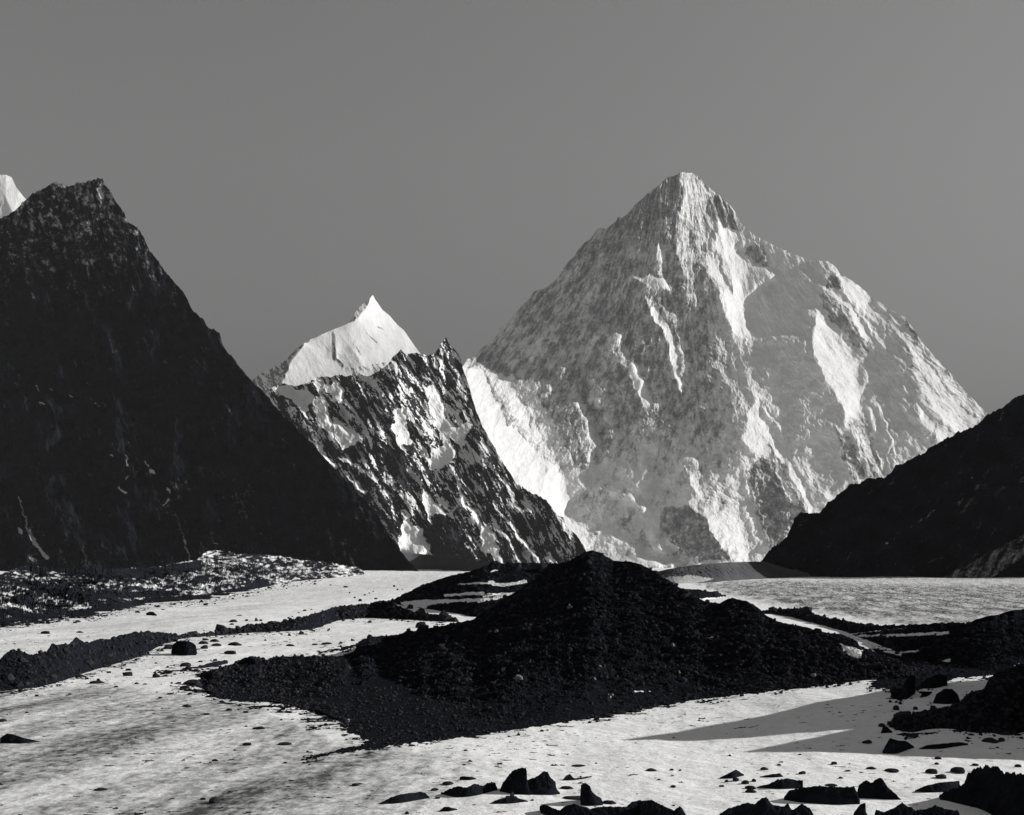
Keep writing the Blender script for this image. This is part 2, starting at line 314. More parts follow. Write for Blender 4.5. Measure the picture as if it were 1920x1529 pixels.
K2_R = [
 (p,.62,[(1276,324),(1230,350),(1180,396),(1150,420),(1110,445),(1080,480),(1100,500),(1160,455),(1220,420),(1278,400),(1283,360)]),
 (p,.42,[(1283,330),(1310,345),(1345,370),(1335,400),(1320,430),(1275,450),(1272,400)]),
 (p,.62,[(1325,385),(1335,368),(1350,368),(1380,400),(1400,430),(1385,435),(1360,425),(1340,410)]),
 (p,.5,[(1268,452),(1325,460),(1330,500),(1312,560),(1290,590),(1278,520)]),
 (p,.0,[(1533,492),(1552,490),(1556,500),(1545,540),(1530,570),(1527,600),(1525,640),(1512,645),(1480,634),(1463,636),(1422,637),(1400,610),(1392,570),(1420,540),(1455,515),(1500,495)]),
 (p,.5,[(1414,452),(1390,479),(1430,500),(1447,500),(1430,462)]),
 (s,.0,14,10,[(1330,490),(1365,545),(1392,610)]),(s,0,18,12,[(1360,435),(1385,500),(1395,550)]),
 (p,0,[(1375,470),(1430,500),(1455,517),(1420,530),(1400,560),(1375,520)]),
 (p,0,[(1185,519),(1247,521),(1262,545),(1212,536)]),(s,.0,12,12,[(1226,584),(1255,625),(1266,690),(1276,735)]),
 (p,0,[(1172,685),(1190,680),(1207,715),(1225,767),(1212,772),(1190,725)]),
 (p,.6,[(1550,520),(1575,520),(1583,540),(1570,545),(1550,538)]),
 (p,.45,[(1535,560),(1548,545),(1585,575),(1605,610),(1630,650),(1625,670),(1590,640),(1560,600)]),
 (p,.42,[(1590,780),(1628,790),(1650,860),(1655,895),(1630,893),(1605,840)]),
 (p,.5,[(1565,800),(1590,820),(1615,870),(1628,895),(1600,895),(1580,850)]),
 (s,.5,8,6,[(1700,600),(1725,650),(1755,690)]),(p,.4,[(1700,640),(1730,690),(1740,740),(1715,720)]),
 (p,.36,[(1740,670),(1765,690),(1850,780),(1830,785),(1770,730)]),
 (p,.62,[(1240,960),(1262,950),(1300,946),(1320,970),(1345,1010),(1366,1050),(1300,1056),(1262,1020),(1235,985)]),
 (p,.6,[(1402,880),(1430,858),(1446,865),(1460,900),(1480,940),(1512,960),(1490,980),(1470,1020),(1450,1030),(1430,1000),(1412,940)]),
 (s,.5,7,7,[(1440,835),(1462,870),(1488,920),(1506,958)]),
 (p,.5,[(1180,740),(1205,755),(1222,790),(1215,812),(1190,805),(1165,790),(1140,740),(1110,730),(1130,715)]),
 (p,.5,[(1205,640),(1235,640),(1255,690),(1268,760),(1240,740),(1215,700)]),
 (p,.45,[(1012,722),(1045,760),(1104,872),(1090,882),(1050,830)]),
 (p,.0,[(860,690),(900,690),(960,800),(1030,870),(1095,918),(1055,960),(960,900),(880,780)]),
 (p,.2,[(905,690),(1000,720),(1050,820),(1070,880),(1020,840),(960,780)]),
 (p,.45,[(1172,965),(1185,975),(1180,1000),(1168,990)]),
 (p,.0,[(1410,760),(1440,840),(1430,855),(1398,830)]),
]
def k2_t0(X, Y): return -.12*sstep(1130, 1030, X+(Y-500)*.7)+.18*sstep(1300, 1420, X)+.14*sstep(760, 860, Y)*sstep(1300, 1200, X)
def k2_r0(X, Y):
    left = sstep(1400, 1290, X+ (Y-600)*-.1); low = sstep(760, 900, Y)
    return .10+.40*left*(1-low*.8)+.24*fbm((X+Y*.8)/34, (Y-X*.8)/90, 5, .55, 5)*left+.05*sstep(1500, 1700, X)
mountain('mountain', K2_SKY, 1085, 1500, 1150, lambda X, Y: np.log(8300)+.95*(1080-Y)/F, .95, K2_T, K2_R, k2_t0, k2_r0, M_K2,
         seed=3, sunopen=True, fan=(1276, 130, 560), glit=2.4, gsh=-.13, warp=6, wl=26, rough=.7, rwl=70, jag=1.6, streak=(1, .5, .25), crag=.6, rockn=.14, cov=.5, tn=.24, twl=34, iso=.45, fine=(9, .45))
tag(bpy.data.objects['mountain'], 'huge snowy rock pyramid, highest peak in view, its right side sunlit', 'mountain', kind='structure')

# --- white pyramid behind the crag
A_SKY = [(440,760),(474,713),(487,702),(514,689),(530,675),(549,659),(576,640),(601,629),(628,617),(650,609),(660,598),(663,590),(677,572),(690,564),(699,553.5),(704,563),(717,581),(731,593),(744,608),(758,621),(771,640),(785,659),(800,680),(830,720),(880,790)]
A_T = [(p,1,[(699,550),(687,580),(660,604),(628,614),(576,636),(563,655),(545,680),(535,700),(526,722),(530,790),(880,800),(880,760),(793,667),(758,619),(715,570)]),
 (s,.5,5,8,[(625,626),(627,655),(628,674),(644,686)]),(p,.7,[(628,660),(660,650),(680,690),(650,692)]),(s,.6,4,4,[(662,690),(700,694),(725,690)])]
A_R = [(p,.6,[(699,550),(686,578),(660,604),(640,612),(650,600),(690,555)]),(s,.7,5,8,[(580,640),(560,652),(540,674),(532,692)]),(p,.6,[(532,675),(545,680),(530,712),(515,730),(500,725)]),
 (s,.45,5,6,[(625,640),(628,672),(645,686)]),(s,.5,2,2,[(697,608),(717,621)]),(s,.5,2,2,[(690,624),(706,642)]),(s,.4,3,2,[(697,650),(703,662)]),(s,.45,3,2,[(727,645),(737,652)]),
 (s,.4,3,4,[(665,645),(675,665)]),(p,.35,[(660,690),(700,684),(725,680),(715,700),(660,706)])]
o = mountain('mountain', A_SKY, 1000, 560, 520, lambda X, Y: np.log(6900)+.9*(900-Y)/F, .9, A_T, A_R, .05, lambda X, Y: .5*sstep(540, 515, X)+.02, M_K2,
         seed=13, sunopen=True, glit=1.3, gsh=-.6, warp=2.5, wl=22, rough=.22, rwl=50, jag=.7, streak=(1, .5, .5))
tag(o, 'small brilliant white snow pyramid rising behind the dark crag', 'mountain', kind='structure')

# --- black and white crag in front of it
B_SKY = [(450,765),(474,745),(498,738),(512,728),(528,720),(545,722),(560,725),(580,716),(590,709),(639,704),(693,705),(712,696),(725,686),(739,667),(751,656),(761,665),(771,662),(782,663),(793,666),(815,665),(823,651),(831,640),(836,634),(842,646),(855,659),(863,671),(868,690),(876,713),(885,745),(893,772),(905,800),(919,826),(936,856),(955,886),(968,907),(992,922),(1009,930),(1024,939),(1041,960),(1056,972),(1067,994),(1082,1004),(1094,1025),(1110,1052),(1130,1080)]
B_T = [
 (p,.95,[(609,724),(633,716),(644,730),(641,757),(628,754),(617,740)]),(p,.85,[(575,731),(594,742),(585,750)]),
 (p,.95,[(587,751),(601,738),(614,765),(622,800),(622,811),(638,842),(622,832),(606,811),(590,786),(578,770)]),
 (p,.5,[(625,790),(660,808),(674,830),(645,842),(625,812)]),
 (p,1,[(739,730),(752,714),(774,730),(785,746),(763,757),(758,773),(766,792),(771,811),(769,835),(750,835),(739,816),(733,795),(742,770),(725,754)]),
 (p,.65,[(763,742),(795,730),(812,780),(840,815),(852,850),(850,868),(820,845),(790,845),(775,860),(770,810),(766,780)]),
 (p,1,[(793,719),(817,717),(828,757),(834,784),(853,800),(852,820),(831,816),(812,784),(799,746)]),
 (p,.42,[(853,803),(884,788),(880,815),(862,832),(852,820)]),(p,.38,[(801,838),(850,838),(850,865),(812,880)]),
 (p,.8,[(785,667),(815,666),(822,690),(805,692)]),(s,.9,4,6,[(824,655),(830,690),(836,715)]),
 (s,.6,8,6,[(751,662),(768,690)]),(s,.5,6,6,[(690,712),(700,740),(698,755)]),(s,.6,5,5,[(655,710),(668,735)]),
 (s,.9,5,5,[(566,766),(589,789),(612,812),(634,848)]),(s,.9,4,5,[(577,821),(604,848),(630,877)]),
 (s,.95,5,8,[(636,856),(671,877),(700,897)]),(s,.9,6,5,[(667,904),(683,925)]),(s,.8,4,4,[(700,935),(718,953)]),
 (s,.8,6,8,[(677,818),(688,847),(715,882),(737,908)]),(s,.6,10,8,[(685,870),(715,885)]),(s,.7,4,6,[(700,780),(715,800),(718,820)]),
 (p,1,[(790,921),(808,929),(825,947),(842,966),(814,961),(808,981),(799,961)]),
 (p,1,[(757,968),(776,985),(792,988),(770,999),(750,999)]),(p,.5,[(750,999),(790,999),(800,1030),(750,1025)]),(p,.85,[(748,1024),(787,1025),(810,1041),(764,1036)]),
 (s,1,5,8,[(860,904),(869,941),(892,964),(896,978)]),(p,.8,[(863,968),(890,966),(897,985),(870,988)]),
 (p,1,[(903,983),(925,996),(930,1023),(939,1040),(950,1058),(930,1056),(913,1037),(904,1011)]),
 (s,1,4,6,[(942,967),(968,993),(983,1020)]),(s,1,7,6,[(983,1020),(1000,1040),(1016,1056)]),
 (s,.8,4,4,[(858,1002),(884,1031),(898,1050)]),(s,.8,3,3,[(1027,1040),(1042,1058)]),(s,.7,3,3,[(852,842),(853,868)]),
 (s,.6,4,3,[(948,1000),(960,1025)]),(s,.55,4,3,[(1000,980),(1012,1010)]),(s,.5,4,3,[(930,880),(945,905)]),(s,.55,4,4,[(880,925),(892,945)]),
 (s,.6,4,4,[(1015,1000),(1045,1035)]),(s,.5,5,4,[(790,860),(800,890)]),
]
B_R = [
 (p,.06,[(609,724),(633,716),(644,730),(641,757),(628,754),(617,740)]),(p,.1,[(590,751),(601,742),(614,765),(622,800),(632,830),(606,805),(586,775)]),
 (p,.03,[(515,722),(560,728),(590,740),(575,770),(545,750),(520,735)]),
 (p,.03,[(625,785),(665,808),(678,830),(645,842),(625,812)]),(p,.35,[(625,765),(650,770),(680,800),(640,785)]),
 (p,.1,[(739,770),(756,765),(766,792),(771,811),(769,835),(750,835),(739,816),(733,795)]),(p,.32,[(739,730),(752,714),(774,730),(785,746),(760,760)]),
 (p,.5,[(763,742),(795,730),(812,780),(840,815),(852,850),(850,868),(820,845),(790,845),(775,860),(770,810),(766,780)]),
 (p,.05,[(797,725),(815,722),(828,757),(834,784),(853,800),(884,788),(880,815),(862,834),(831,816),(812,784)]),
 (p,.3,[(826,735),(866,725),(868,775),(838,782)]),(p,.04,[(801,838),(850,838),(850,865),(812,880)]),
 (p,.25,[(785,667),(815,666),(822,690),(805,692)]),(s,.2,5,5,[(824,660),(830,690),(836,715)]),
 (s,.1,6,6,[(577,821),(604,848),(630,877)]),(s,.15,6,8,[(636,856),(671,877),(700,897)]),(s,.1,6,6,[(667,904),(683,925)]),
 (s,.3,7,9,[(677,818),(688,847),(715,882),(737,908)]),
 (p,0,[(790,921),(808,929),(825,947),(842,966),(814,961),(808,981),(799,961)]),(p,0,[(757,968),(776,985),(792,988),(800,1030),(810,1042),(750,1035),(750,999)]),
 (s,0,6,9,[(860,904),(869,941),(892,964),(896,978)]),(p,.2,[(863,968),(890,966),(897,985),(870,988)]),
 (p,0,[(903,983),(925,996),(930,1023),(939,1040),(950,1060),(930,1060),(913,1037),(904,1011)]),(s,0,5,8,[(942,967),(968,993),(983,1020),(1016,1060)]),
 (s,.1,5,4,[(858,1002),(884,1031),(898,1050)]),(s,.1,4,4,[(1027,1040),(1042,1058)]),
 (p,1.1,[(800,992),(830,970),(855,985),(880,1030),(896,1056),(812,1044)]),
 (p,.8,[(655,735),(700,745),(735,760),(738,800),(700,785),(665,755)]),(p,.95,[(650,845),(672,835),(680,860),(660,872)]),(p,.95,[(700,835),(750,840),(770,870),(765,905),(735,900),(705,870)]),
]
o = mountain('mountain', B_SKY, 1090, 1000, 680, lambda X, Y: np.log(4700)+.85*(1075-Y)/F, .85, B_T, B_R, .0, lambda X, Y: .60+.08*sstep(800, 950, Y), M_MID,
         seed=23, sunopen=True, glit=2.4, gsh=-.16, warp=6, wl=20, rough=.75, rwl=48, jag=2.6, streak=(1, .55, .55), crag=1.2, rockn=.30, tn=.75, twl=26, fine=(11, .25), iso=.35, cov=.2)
tag(o, 'jagged black crag streaked with snow, standing left of the great pyramid', 'mountain', kind='structure')

# --- dark shaded mountain on the left
C_SKY = [(-260,560),(-120,480),(-40,440),(0,412),(22,400),(46,376),(68,361),(95,345),(106,341),(116,346),(130,351),(146,345),(162,341),(173,339),(185,332),(192,335),(195,346),(206,357),(217,379),(233,400),(238,416),(248,422),(260,430),(269,444),(279,468),(287,479),(298,492),(320,522),(344,549),(360,582),(379,598),(393,617),(401,617),(412,625),(418,649),(439,676),(460,701),(476,719),(498,740),(522,770),(563,811),(622,873),(660,911),(696,953),(722,990),(747,1028),(765,1050),(790,1075)]
C_T = [(s,.5,3,3,[(185,340),(200,375)]),(s,.75,3,4,[(56,1003),(70,1025),(88,1046)]),(p,.25,[(172,350),(196,350),(214,380),(180,400),(160,385)])]
C_R = [(p,.1,[(182,352),(190,352),(196,372),(190,374)]),(s,.1,3,3,[(203,366),(213,380)]),(s,.1,4,3,[(172,386),(178,384)]),(s,.15,5,4,[(104,343),(110,347)]),(s,.15,3,3,[(118,346),(122,352)]),
 (s,0,5,8,[(56,1003),(70,1025),(88,1046)]),(s,.3,2,4,[(35,930),(50,990),(56,1003)]),(s,.1,2,2,[(67,724),(74,732)]),(s,.1,2,1,[(93,730),(99,733)]),(s,.1,2,2,[(132,742),(136,746)]),(s,.1,2,1,[(179,756),(186,761)]),
 (s,.1,2,1,[(74,755),(84,757)]),(s,.1,2,2,[(207,853),(211,856)]),(s,.2,2,3,[(237,855),(240,874)]),(s,.1,4,2,[(237,896),(241,893)]),(s,.1,3,3,[(221,913),(238,925)]),(s,.1,5,3,[(283,882),(290,887)]),
 (s,.1,2,2,[(274,866),(277,874)]),(s,.1,5,3,[(314,918),(320,923)]),(s,.2,3,2,[(316,935),(308,948)]),(s,.4,2,4,[(325,950),(345,1010),(355,1050)]),(s,.4,2,3,[(400,1020),(410,1018)]),(p,.1,[(34,990),(42,992),(40,1002),(35,1000)])]
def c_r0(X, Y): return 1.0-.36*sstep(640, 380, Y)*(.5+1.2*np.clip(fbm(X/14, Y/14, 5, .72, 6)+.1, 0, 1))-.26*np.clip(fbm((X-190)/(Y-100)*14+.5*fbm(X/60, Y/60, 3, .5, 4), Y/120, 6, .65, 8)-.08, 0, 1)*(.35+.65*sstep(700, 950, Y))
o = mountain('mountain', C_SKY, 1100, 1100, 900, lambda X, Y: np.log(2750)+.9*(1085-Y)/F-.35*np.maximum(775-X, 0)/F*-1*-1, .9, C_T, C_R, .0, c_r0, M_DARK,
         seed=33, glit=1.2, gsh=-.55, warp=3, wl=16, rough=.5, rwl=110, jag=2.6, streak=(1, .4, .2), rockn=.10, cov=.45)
tag(o, 'steep black shaded mountain filling the left edge', 'mountain', kind='structure')

# --- white peak top behind it
D_SKY = [(-160,470),(-100,420),(-50,365),(-15,335),(0,328),(11,328),(22,333),(30,351),(41,365),(49,374),(80,410),(130,480)]
o = mountain('mountain', D_SKY, 1000, 300, 360, lambda X, Y: np.log(6500)+.8*(900-Y)/F, .8, [(p,.75,[(-5,325),(22,330),(50,372),(130,480),(130,560),(30,560),(25,400),(5,360)]),(p,.5,[(-60,340),(10,330),(8,420),(-60,420)])], [], .35, .06, M_K2,
         seed=43, glit=1.2, gsh=-.5, warp=3, rough=.25, jag=.7)
tag(o, 'pale snow summit peeping out behind the black mountain', 'mountain', kind='structure')

# --- dark hill on the right
E_SKY = [(1385,1075),(1415,1062),(1428,1054),(1441,1032),(1463,1018),(1476,1005),(1487,983),(1490,972),(1501,963),(1536,962),(1550,945),(1566,934),(1587,916),(1593,909),(1609,907),(1625,897),(1655,897),(1671,886),(1680,874),(1698,867),(1726,853),(1744,842),(1766,828),(1799,810),(1831,799),(1845,783),(1858,775),(1880,764),(1900,748),(1920,739),(1980,700),(2100,640),(2250,600)]
E_T = [(p,.42,[(1785,1078),(1830,1050),(1870,1030),(1925,1000),(1925,1040),(1890,1062),(1850,1084),(1780,1084)])]
E_R = [(p,.6,[(1770,1084),(1830,1048),(1870,1028),(1925,998),(1925,1040),(1860,1084)]),(s,.55,3,3,[(1705,990),(1735,970),(1752,957)]),(p,.88,[(1770,960),(1800,925),(1860,900),(1925,850),(1925,900),(1850,940),(1790,970)]),
 (s,.5,2,2,[(1740,1055),(1770,1045)]),(s,0,2,2,[(1663,1018),(1665,1019)]),(s,0,2,2,[(1820,894),(1822,896)])]
o = mountain('hill', E_SKY, 1100, 900, 420, lambda X, Y: np.log(1230)+1.1*(1083-Y)/F-.25*(X-1430)/F, 1.1, E_T, E_R, .0, 1.0, M_DARK,
         seed=53, glit=1.1, gsh=-.55, warp=3, wl=18, rough=.5, rwl=60, jag=3.0, streak=(1, .6, -.6), rockn=.10, cov=.45)
tag(o, 'dark rocky hillside rising to the right edge of the view', 'hill', kind='structure')

# ------------------------------------------------------------------ glacier floor
def gz(X, Y):
    z = .25*fbm(X/30, Y/45, 4, .5, 71)*sstep(40, 120, Y)+.10*fbm(X/7, Y/12, 4, .5, 73)
    z = z+1.2*fbm(X/160, Y/260, 3, .5, 75)*sstep(150, 500, Y)*np.clip(Y/900, .3, 2)
    z = z+1.6*sstep(12, 34, X-.0*Y)*sstep(66, 84, Y)*sstep(150, 105, Y)
    return z
def gD(px, py):
    px = np.asarray(px, float); py = np.asarray(py, float)
    D = CH*F/np.maximum(py-HY, 2.2)
    for i in range(12):
        z = gz((px-960)/F*D, D); D = .5*D+.5*(CH-z)*F/np.maximum(py-HY, 2.2)
    return D
G_R = [
 # thin debris lying on the snow
 (p,.9,[(385,1292),(400,1275),(440,1262),(520,1240),(700,1230),(1000,1230),(1600,1230),(1650,1262),(1560,1284),(1300,1313),(1110,1347),(880,1382),(720,1400),(640,1412),(700,1390),(650,1372),(655,1350),(600,1340),(560,1328),(520,1318),(450,1316),(400,1308)]),
 (s,.9,4,8,[(575,1423),(620,1412),(690,1396),(740,1380)]),(s,.8,2,4,[(448,1331),(500,1326),(560,1326),(600,1335)]),
 (p,.7,[(350,1285),(380,1275),(430,1278),(430,1290),(380,1292)]),(s,.8,6,3,[(300,1262),(350,1256),(400,1248)]),
 (p,.8,[(370,1265),(400,1255),(440,1260),(420,1275),(375,1275)]),
 (s,.75,3,3,[(580,1365),(610,1360),(650,1358)]),(s,.75,3,3,[(570,1350),(600,1348),(640,1343)]),(s,.7,2,3,[(565,1340),(620,1336)]),
 (s,.8,4,2,[(640,1215),(690,1209),(715,1204)]),(s,.8,3,3,[(600,1224),(660,1215)]),
 (p,.9,[(1640,1262),(1640,1215),(1690,1232),(1700,1215),(1760,1220),(1960,1220),(2200,1240),(2200,1300),(1925,1300),(1860,1262),(1760,1262),(1700,1268),(1690,1290),(1650,1290)]),
 (s,.6,3,2,[(1120,1346),(1160,1338),(1210,1328)]),
 (s,.6,2,2,[(0,1163),(60,1166),(120,1158),(200,1154)]),
 (p,.9,[(1630,1290),(1655,1262),(1700,1250),(1800,1250),(1880,1256),(1850,1268),(1790,1272),(1750,1286),(1715,1296),(1690,1315),(1672,1310),(1668,1292)]),
]
G_D = [(p,.62,[(1300,1092),(1560,1083),(2300,1083),(2300,1180),(1700,1172),(1500,1142),(1380,1118)]),(s,.15,3,5,[(1480,1086),(1700,1092),(1925,1092)]),  # plateau grey holds ice dirt plus shade of its leftward tilt, put into colour
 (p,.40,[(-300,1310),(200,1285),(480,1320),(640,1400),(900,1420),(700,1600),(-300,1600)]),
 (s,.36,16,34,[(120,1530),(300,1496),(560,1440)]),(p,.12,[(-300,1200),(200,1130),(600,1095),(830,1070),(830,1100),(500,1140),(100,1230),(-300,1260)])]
ny, nx = 900, 1700
rows = np.concatenate([np.linspace(1600, 1075, 820), 1062+np.geomspace(12.8, 2.2, 80)])
cols = np.concatenate([np.linspace(-1100, -70, 130), np.linspace(-68, 1990, nx-260), np.linspace(1992, 3100, 130)])
PX, PY = np.meshgrid(cols, rows)
D = CH*F/(PY-HY); GXX = (PX-960)/F*D
Zg = gz(GXX, D)
qy = HY+(CH-Zg)*F/D                                     # row this point shows at
wxx = 5*fbm(PX/16, qy/6, 4, .6, 81); wyy = 2.5*fbm(PX/16, qy/6, 4, .6, 85)
R = paint(PX+wxx, qy+wyy, G_R, np.zeros(PX.shape), soft=1.2)
R = R+.28*fbm(GXX/3, D/2, 5, .65, 87)*np.clip(R*3, 0, 1)
G_F = [(s,.8,7,7,[(0,1299),(67,1292),(120,1281),(200,1254),(253,1238),(300,1214),(353,1198)]),(s,.7,4,4,[(353,1196),(467,1188),(567,1185),(612,1178)]),(s,.7,4,5,[(640,1162),(760,1163),(850,1168)]),
 (s,.8,8,8,[(1668,1360),(1706,1380),(1800,1372),(1860,1380),(1920,1378)]),(s,.7,3,3,[(0,1180),(130,1163),(230,1148),(300,1134),(400,1128),(500,1104),(600,1088)]),(s,.7,14,10,[(330,1290),(420,1300),(560,1330),(640,1365)]),(s,.7,8,8,[(560,1350),(650,1350)])]
RS = paint(PX, qy, G_F, paint(PX, qy, G_R, np.zeros(PX.shape), soft=24), soft=14)
R = np.maximum(R, .95*sstep(.44, .52, RS*.72+.46*fbm(GXX/3.2, D/1.5, 6, .7, 88)*np.clip(RS*5, 0, 1)))
RSW = np.clip(RS, 0, 1)*sstep(-.1, .25, fbm(GXX/5, D/4, 4, .6, 97))
R = np.maximum(R, .9*sstep(.62, .70, .75*fbm(GXX/1.1, D/.6, 4, .6, 94)+.25*fbm(GXX/12, D/14, 3, .5, 95))*(PY > 1180))
# wind-streaked old ice
st1 = fbm(GXX/14, D/60, 5, .6, 89); st2 = fbm((GXX+.25*D)/2.2, D/9, 4, .6, 90)
R = R+np.clip(.10+.10*st1+.12*st2, 0, .3)*sstep(1560, 1460, qy)
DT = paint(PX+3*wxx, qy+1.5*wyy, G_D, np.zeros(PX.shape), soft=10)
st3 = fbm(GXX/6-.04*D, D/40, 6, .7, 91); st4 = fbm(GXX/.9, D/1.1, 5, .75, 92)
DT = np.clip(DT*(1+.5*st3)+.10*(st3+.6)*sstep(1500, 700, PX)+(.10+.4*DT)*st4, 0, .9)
grd = grid_mesh('glacier', np.stack([GXX, D, Zg], -1), {'rock': np.clip(R, 0, 1), 'dirt_shade': DT, 'fringe': RSW}, M_GLAC, smooth=True)
tag(grd, 'broad snow covered glacier floor in front of the mountains', 'glacier', kind='structure')
# bedrock and snow far around, so the valley reaches the horizon
me = bpy.data.meshes.new('ground'); Q = 30000
me.from_pydata([(-Q,-Q,-3),(Q,-Q,-3),(Q,Q,-3),(-Q,Q,-3)], [], [(0,1,2,3)]); me.materials.append(M_GLAC)
go = bpy.data.objects.new('ground', me); COL.objects.link(go)
tag(go, 'snowy valley floor stretching to the horizon beneath the glacier', 'ground', kind='structure')

# ------------------------------------------------------------------ moraines and rocks standing on the glacier
def body(name, top, bot, slope, mat, dx=1.2, nf=60, seed=1, jag=1., jwl=10, amp=.25, awl=1.2, rockops=None, r0=1., rn=0, bs=None, rnd=1., sink=.3, flat=False, dsm=1):
    x0 = max(top[0][0], bot[0][0]); x1 = min(top[-1][0], bot[-1][0])
    n = max(8, int((x1-x0)/dx)); cx = np.linspace(x0, x1, n)
    ed = np.clip(np.minimum(cx-x0, x1-cx)/6, 0, 1)
    sm = max(1, int(min(16, (x1-x0)/9)/dx)); ker = np.hanning(2*sm+3); ker /= ker.sum()
    def smooth(a): return np.convolve(np.pad(a, sm+1, mode='edge'), ker, 'valid')
    if callable(slope) or not isinstance(slope, (int, float)): slope = smooth(ipl(slope, cx))
    ytS = smooth(ipl(top, cx))
    yt = ipl(top, cx)-jag*(fbm(cx/jwl, cx*0, 4, .6, seed)+.8*np.maximum(0, fbm(cx/jwl*2.3, cx*0+5, 3, .6, seed+2)))*ed
    yb = ipl(bot, cx)+.4*jag*fbm(cx/jwl, cx*0+9, 3, .6, seed+4)*ed
    yt = np.minimum(yt, yb-.3); ybS = smooth(yb); ytS = np.minimum(ytS, ybS-.3)
    dyt = (yt-ytS); dyb = yb-ybS; yt, yb = ytS, ybS
    Db = gD(cx, yb); Db = smooth(smooth(Db)); zb = CH-(yb-HY)/F*Db
    ytD = yt
    for i in range(dsm): ytD = smooth(ytD); Db = smooth(Db)
    zb = CH-(yb-HY)/F*Db
    den = slope+(ytD-HY)/F
    Dt = (CH-zb+slope*Db)/np.maximum(den, .004)
    Dt = np.clip(Dt, Db+.02, Db*6)
    zt = CH-(yt-HY)/F*Dt
    t = np.linspace(0, 1, nf)[:, None]
    f = t**rnd
    Df = Db+(Dt-Db)*t; Z = zb+(zt-zb)*(1-(1-t)**1.0)
    yy = yb+(yt-yb)*f+dyt*t**7+dyb*(1-t)**5
    zt = CH-(yt+dyt-HY)/F*Dt
    Z = CH-(yy-HY)/F*Df
    Z[0] -= sink; Df[0] -= 0.02
    X = (cx-960)/F*Df
    T = np.broadcast_to(t, X.shape)
    pw = 4*T*(1-T)*(np.minimum(1, (zt-zb)/1.5+.25))
    Z = Z+amp*pw*(.6*fbm(X/awl, Df/awl, 5, .6, seed+9, True)+.5*fbm(X/awl/3, Df/awl/3, 3, .6, seed+11))*ed
    r = np.full(X.shape, r0)+(.14*sstep(330, 200, np.broadcast_to(cx, X.shape)) if rn else 0); vy = HY+(CH-Z)*F/Df; vx = np.broadcast_to(cx, X.shape)
    wx = 4*fbm(vx/12, vy/6, 4, .6, seed+31); wy = 1.6*fbm(vx/12, vy/6, 4, .6, seed+33)
    if rn: r = r+rn*(fbm(vx/13, vy/4, 6, .74, seed+35)+.9*fbm(vx/55, vy/16, 3, .5, seed+37)+.4*fbm(vx/5, vy/3, 3, .7, seed+36))
    if rockops: r = paint(vx+wx, vy+wy, rockops, r, soft=1.1)
    # lee side
    nb = 16; bsl = bs or np.maximum(slope*1.1, .15); BX = []; 
    for i in range(1, nb+1):
        q = i/nb; h = (zt-zb)+sink+.5; dd = h/bsl*q
        Dq = Dt+dd; Xq = (cx-960)/F*(Dt+dd*.3); zq = zt-h*(q**1.15)
        zq = zq+amp*.6*math.sin(math.pi*q)*fbm(Xq/awl, Dq/awl, 4, .6, seed+13)*ed
        BX.append(np.stack([Xq, Dq, zq], -1))
    P = np.concatenate([np.stack([X, Df, Z], -1), np.array(BX)], 0)
    r = np.concatenate([r, np.broadcast_to(r[-1], (nb, n))], 0)
    return grid_mesh(name, P[::-1], {'rock': np.clip(r, 0, 1)[::-1]}, mat, smooth=False)

# distant speckled bank under the left mountain
o = body('moraine', [(-200,1090),(0,1078),(40,1062),(100,1064),(140,1067),(200,1068),(300,1062),(366,1050),(376,1045),(384,1036),(400,1031),(430,1035),(445,1040),(480,1040),(530,1043),(560,1050),(600,1053),(640,1060),(670,1064),(680,1070)],
  [(-200,1190),(0,1178),(60,1172),(130,1160),(190,1153),(230,1145),(270,1135),(300,1130),(400,1125),(430,1115),(470,1108),(500,1100),(560,1090),(600,1086),(640,1083),(680,1078)],
  .045, M_SPECK, nf=220, seed=101, jag=1.5, amp=5, awl=22, r0=.66, rn=.36, bs=.2, sink=.5,
  rockops=[(s,.05,5,3,[(8,1132),(40,1138),(60,1147)]),(s,.05,3,4,[(140,1138),(170,1142),(190,1149)]),(s,1,10,8,[(0,1165),(130,1152),(270,1128),(400,1118),(500,1095)]),(s,.9,14,10,[(60,1100),(180,1118),(330,1112)]),(s,1.2,14,18,[(90,1062),(200,1078),(300,1072),(372,1060)])])
tag(o, 'speckled bank of snow and rubble below the black mountain', 'moraine', kind='structure')
# grey gravel banks far off
o = body('moraine', [(700,1068),(745,1045),(760,1037),(800,1040),(860,1046),(905,1050),(940,1056),(990,1068)], [(700,1069),(745,1068),(800,1068),(860,1071),(940,1073),(990,1073)], .25, M_GRAVEL, nf=40, seed=111, jag=.5, amp=4, awl=30, r0=.85, rn=.12)
tag(o, 'low grey gravel bank at the foot of the crag', 'moraine', kind='structure')
o = body('moraine', [(1200,1084),(1215,1078),(1250,1068),(1300,1060),(1360,1055),(1430,1053),(1480,1060),(1520,1080)], [(1200,1090),(1260,1095),(1330,1093),(1400,1087),(1480,1083),(1520,1082)], .12, M_GRAVEL, nf=50, seed=113, jag=.6, amp=4, awl=20, r0=.85, rn=.12, rockops=[(p,.35,[(1240,1082),(1300,1078),(1340,1086),(1300,1096),(1250,1092)])])
tag(o, 'low grey gravel bank below the great pyramid', 'moraine', kind='structure')
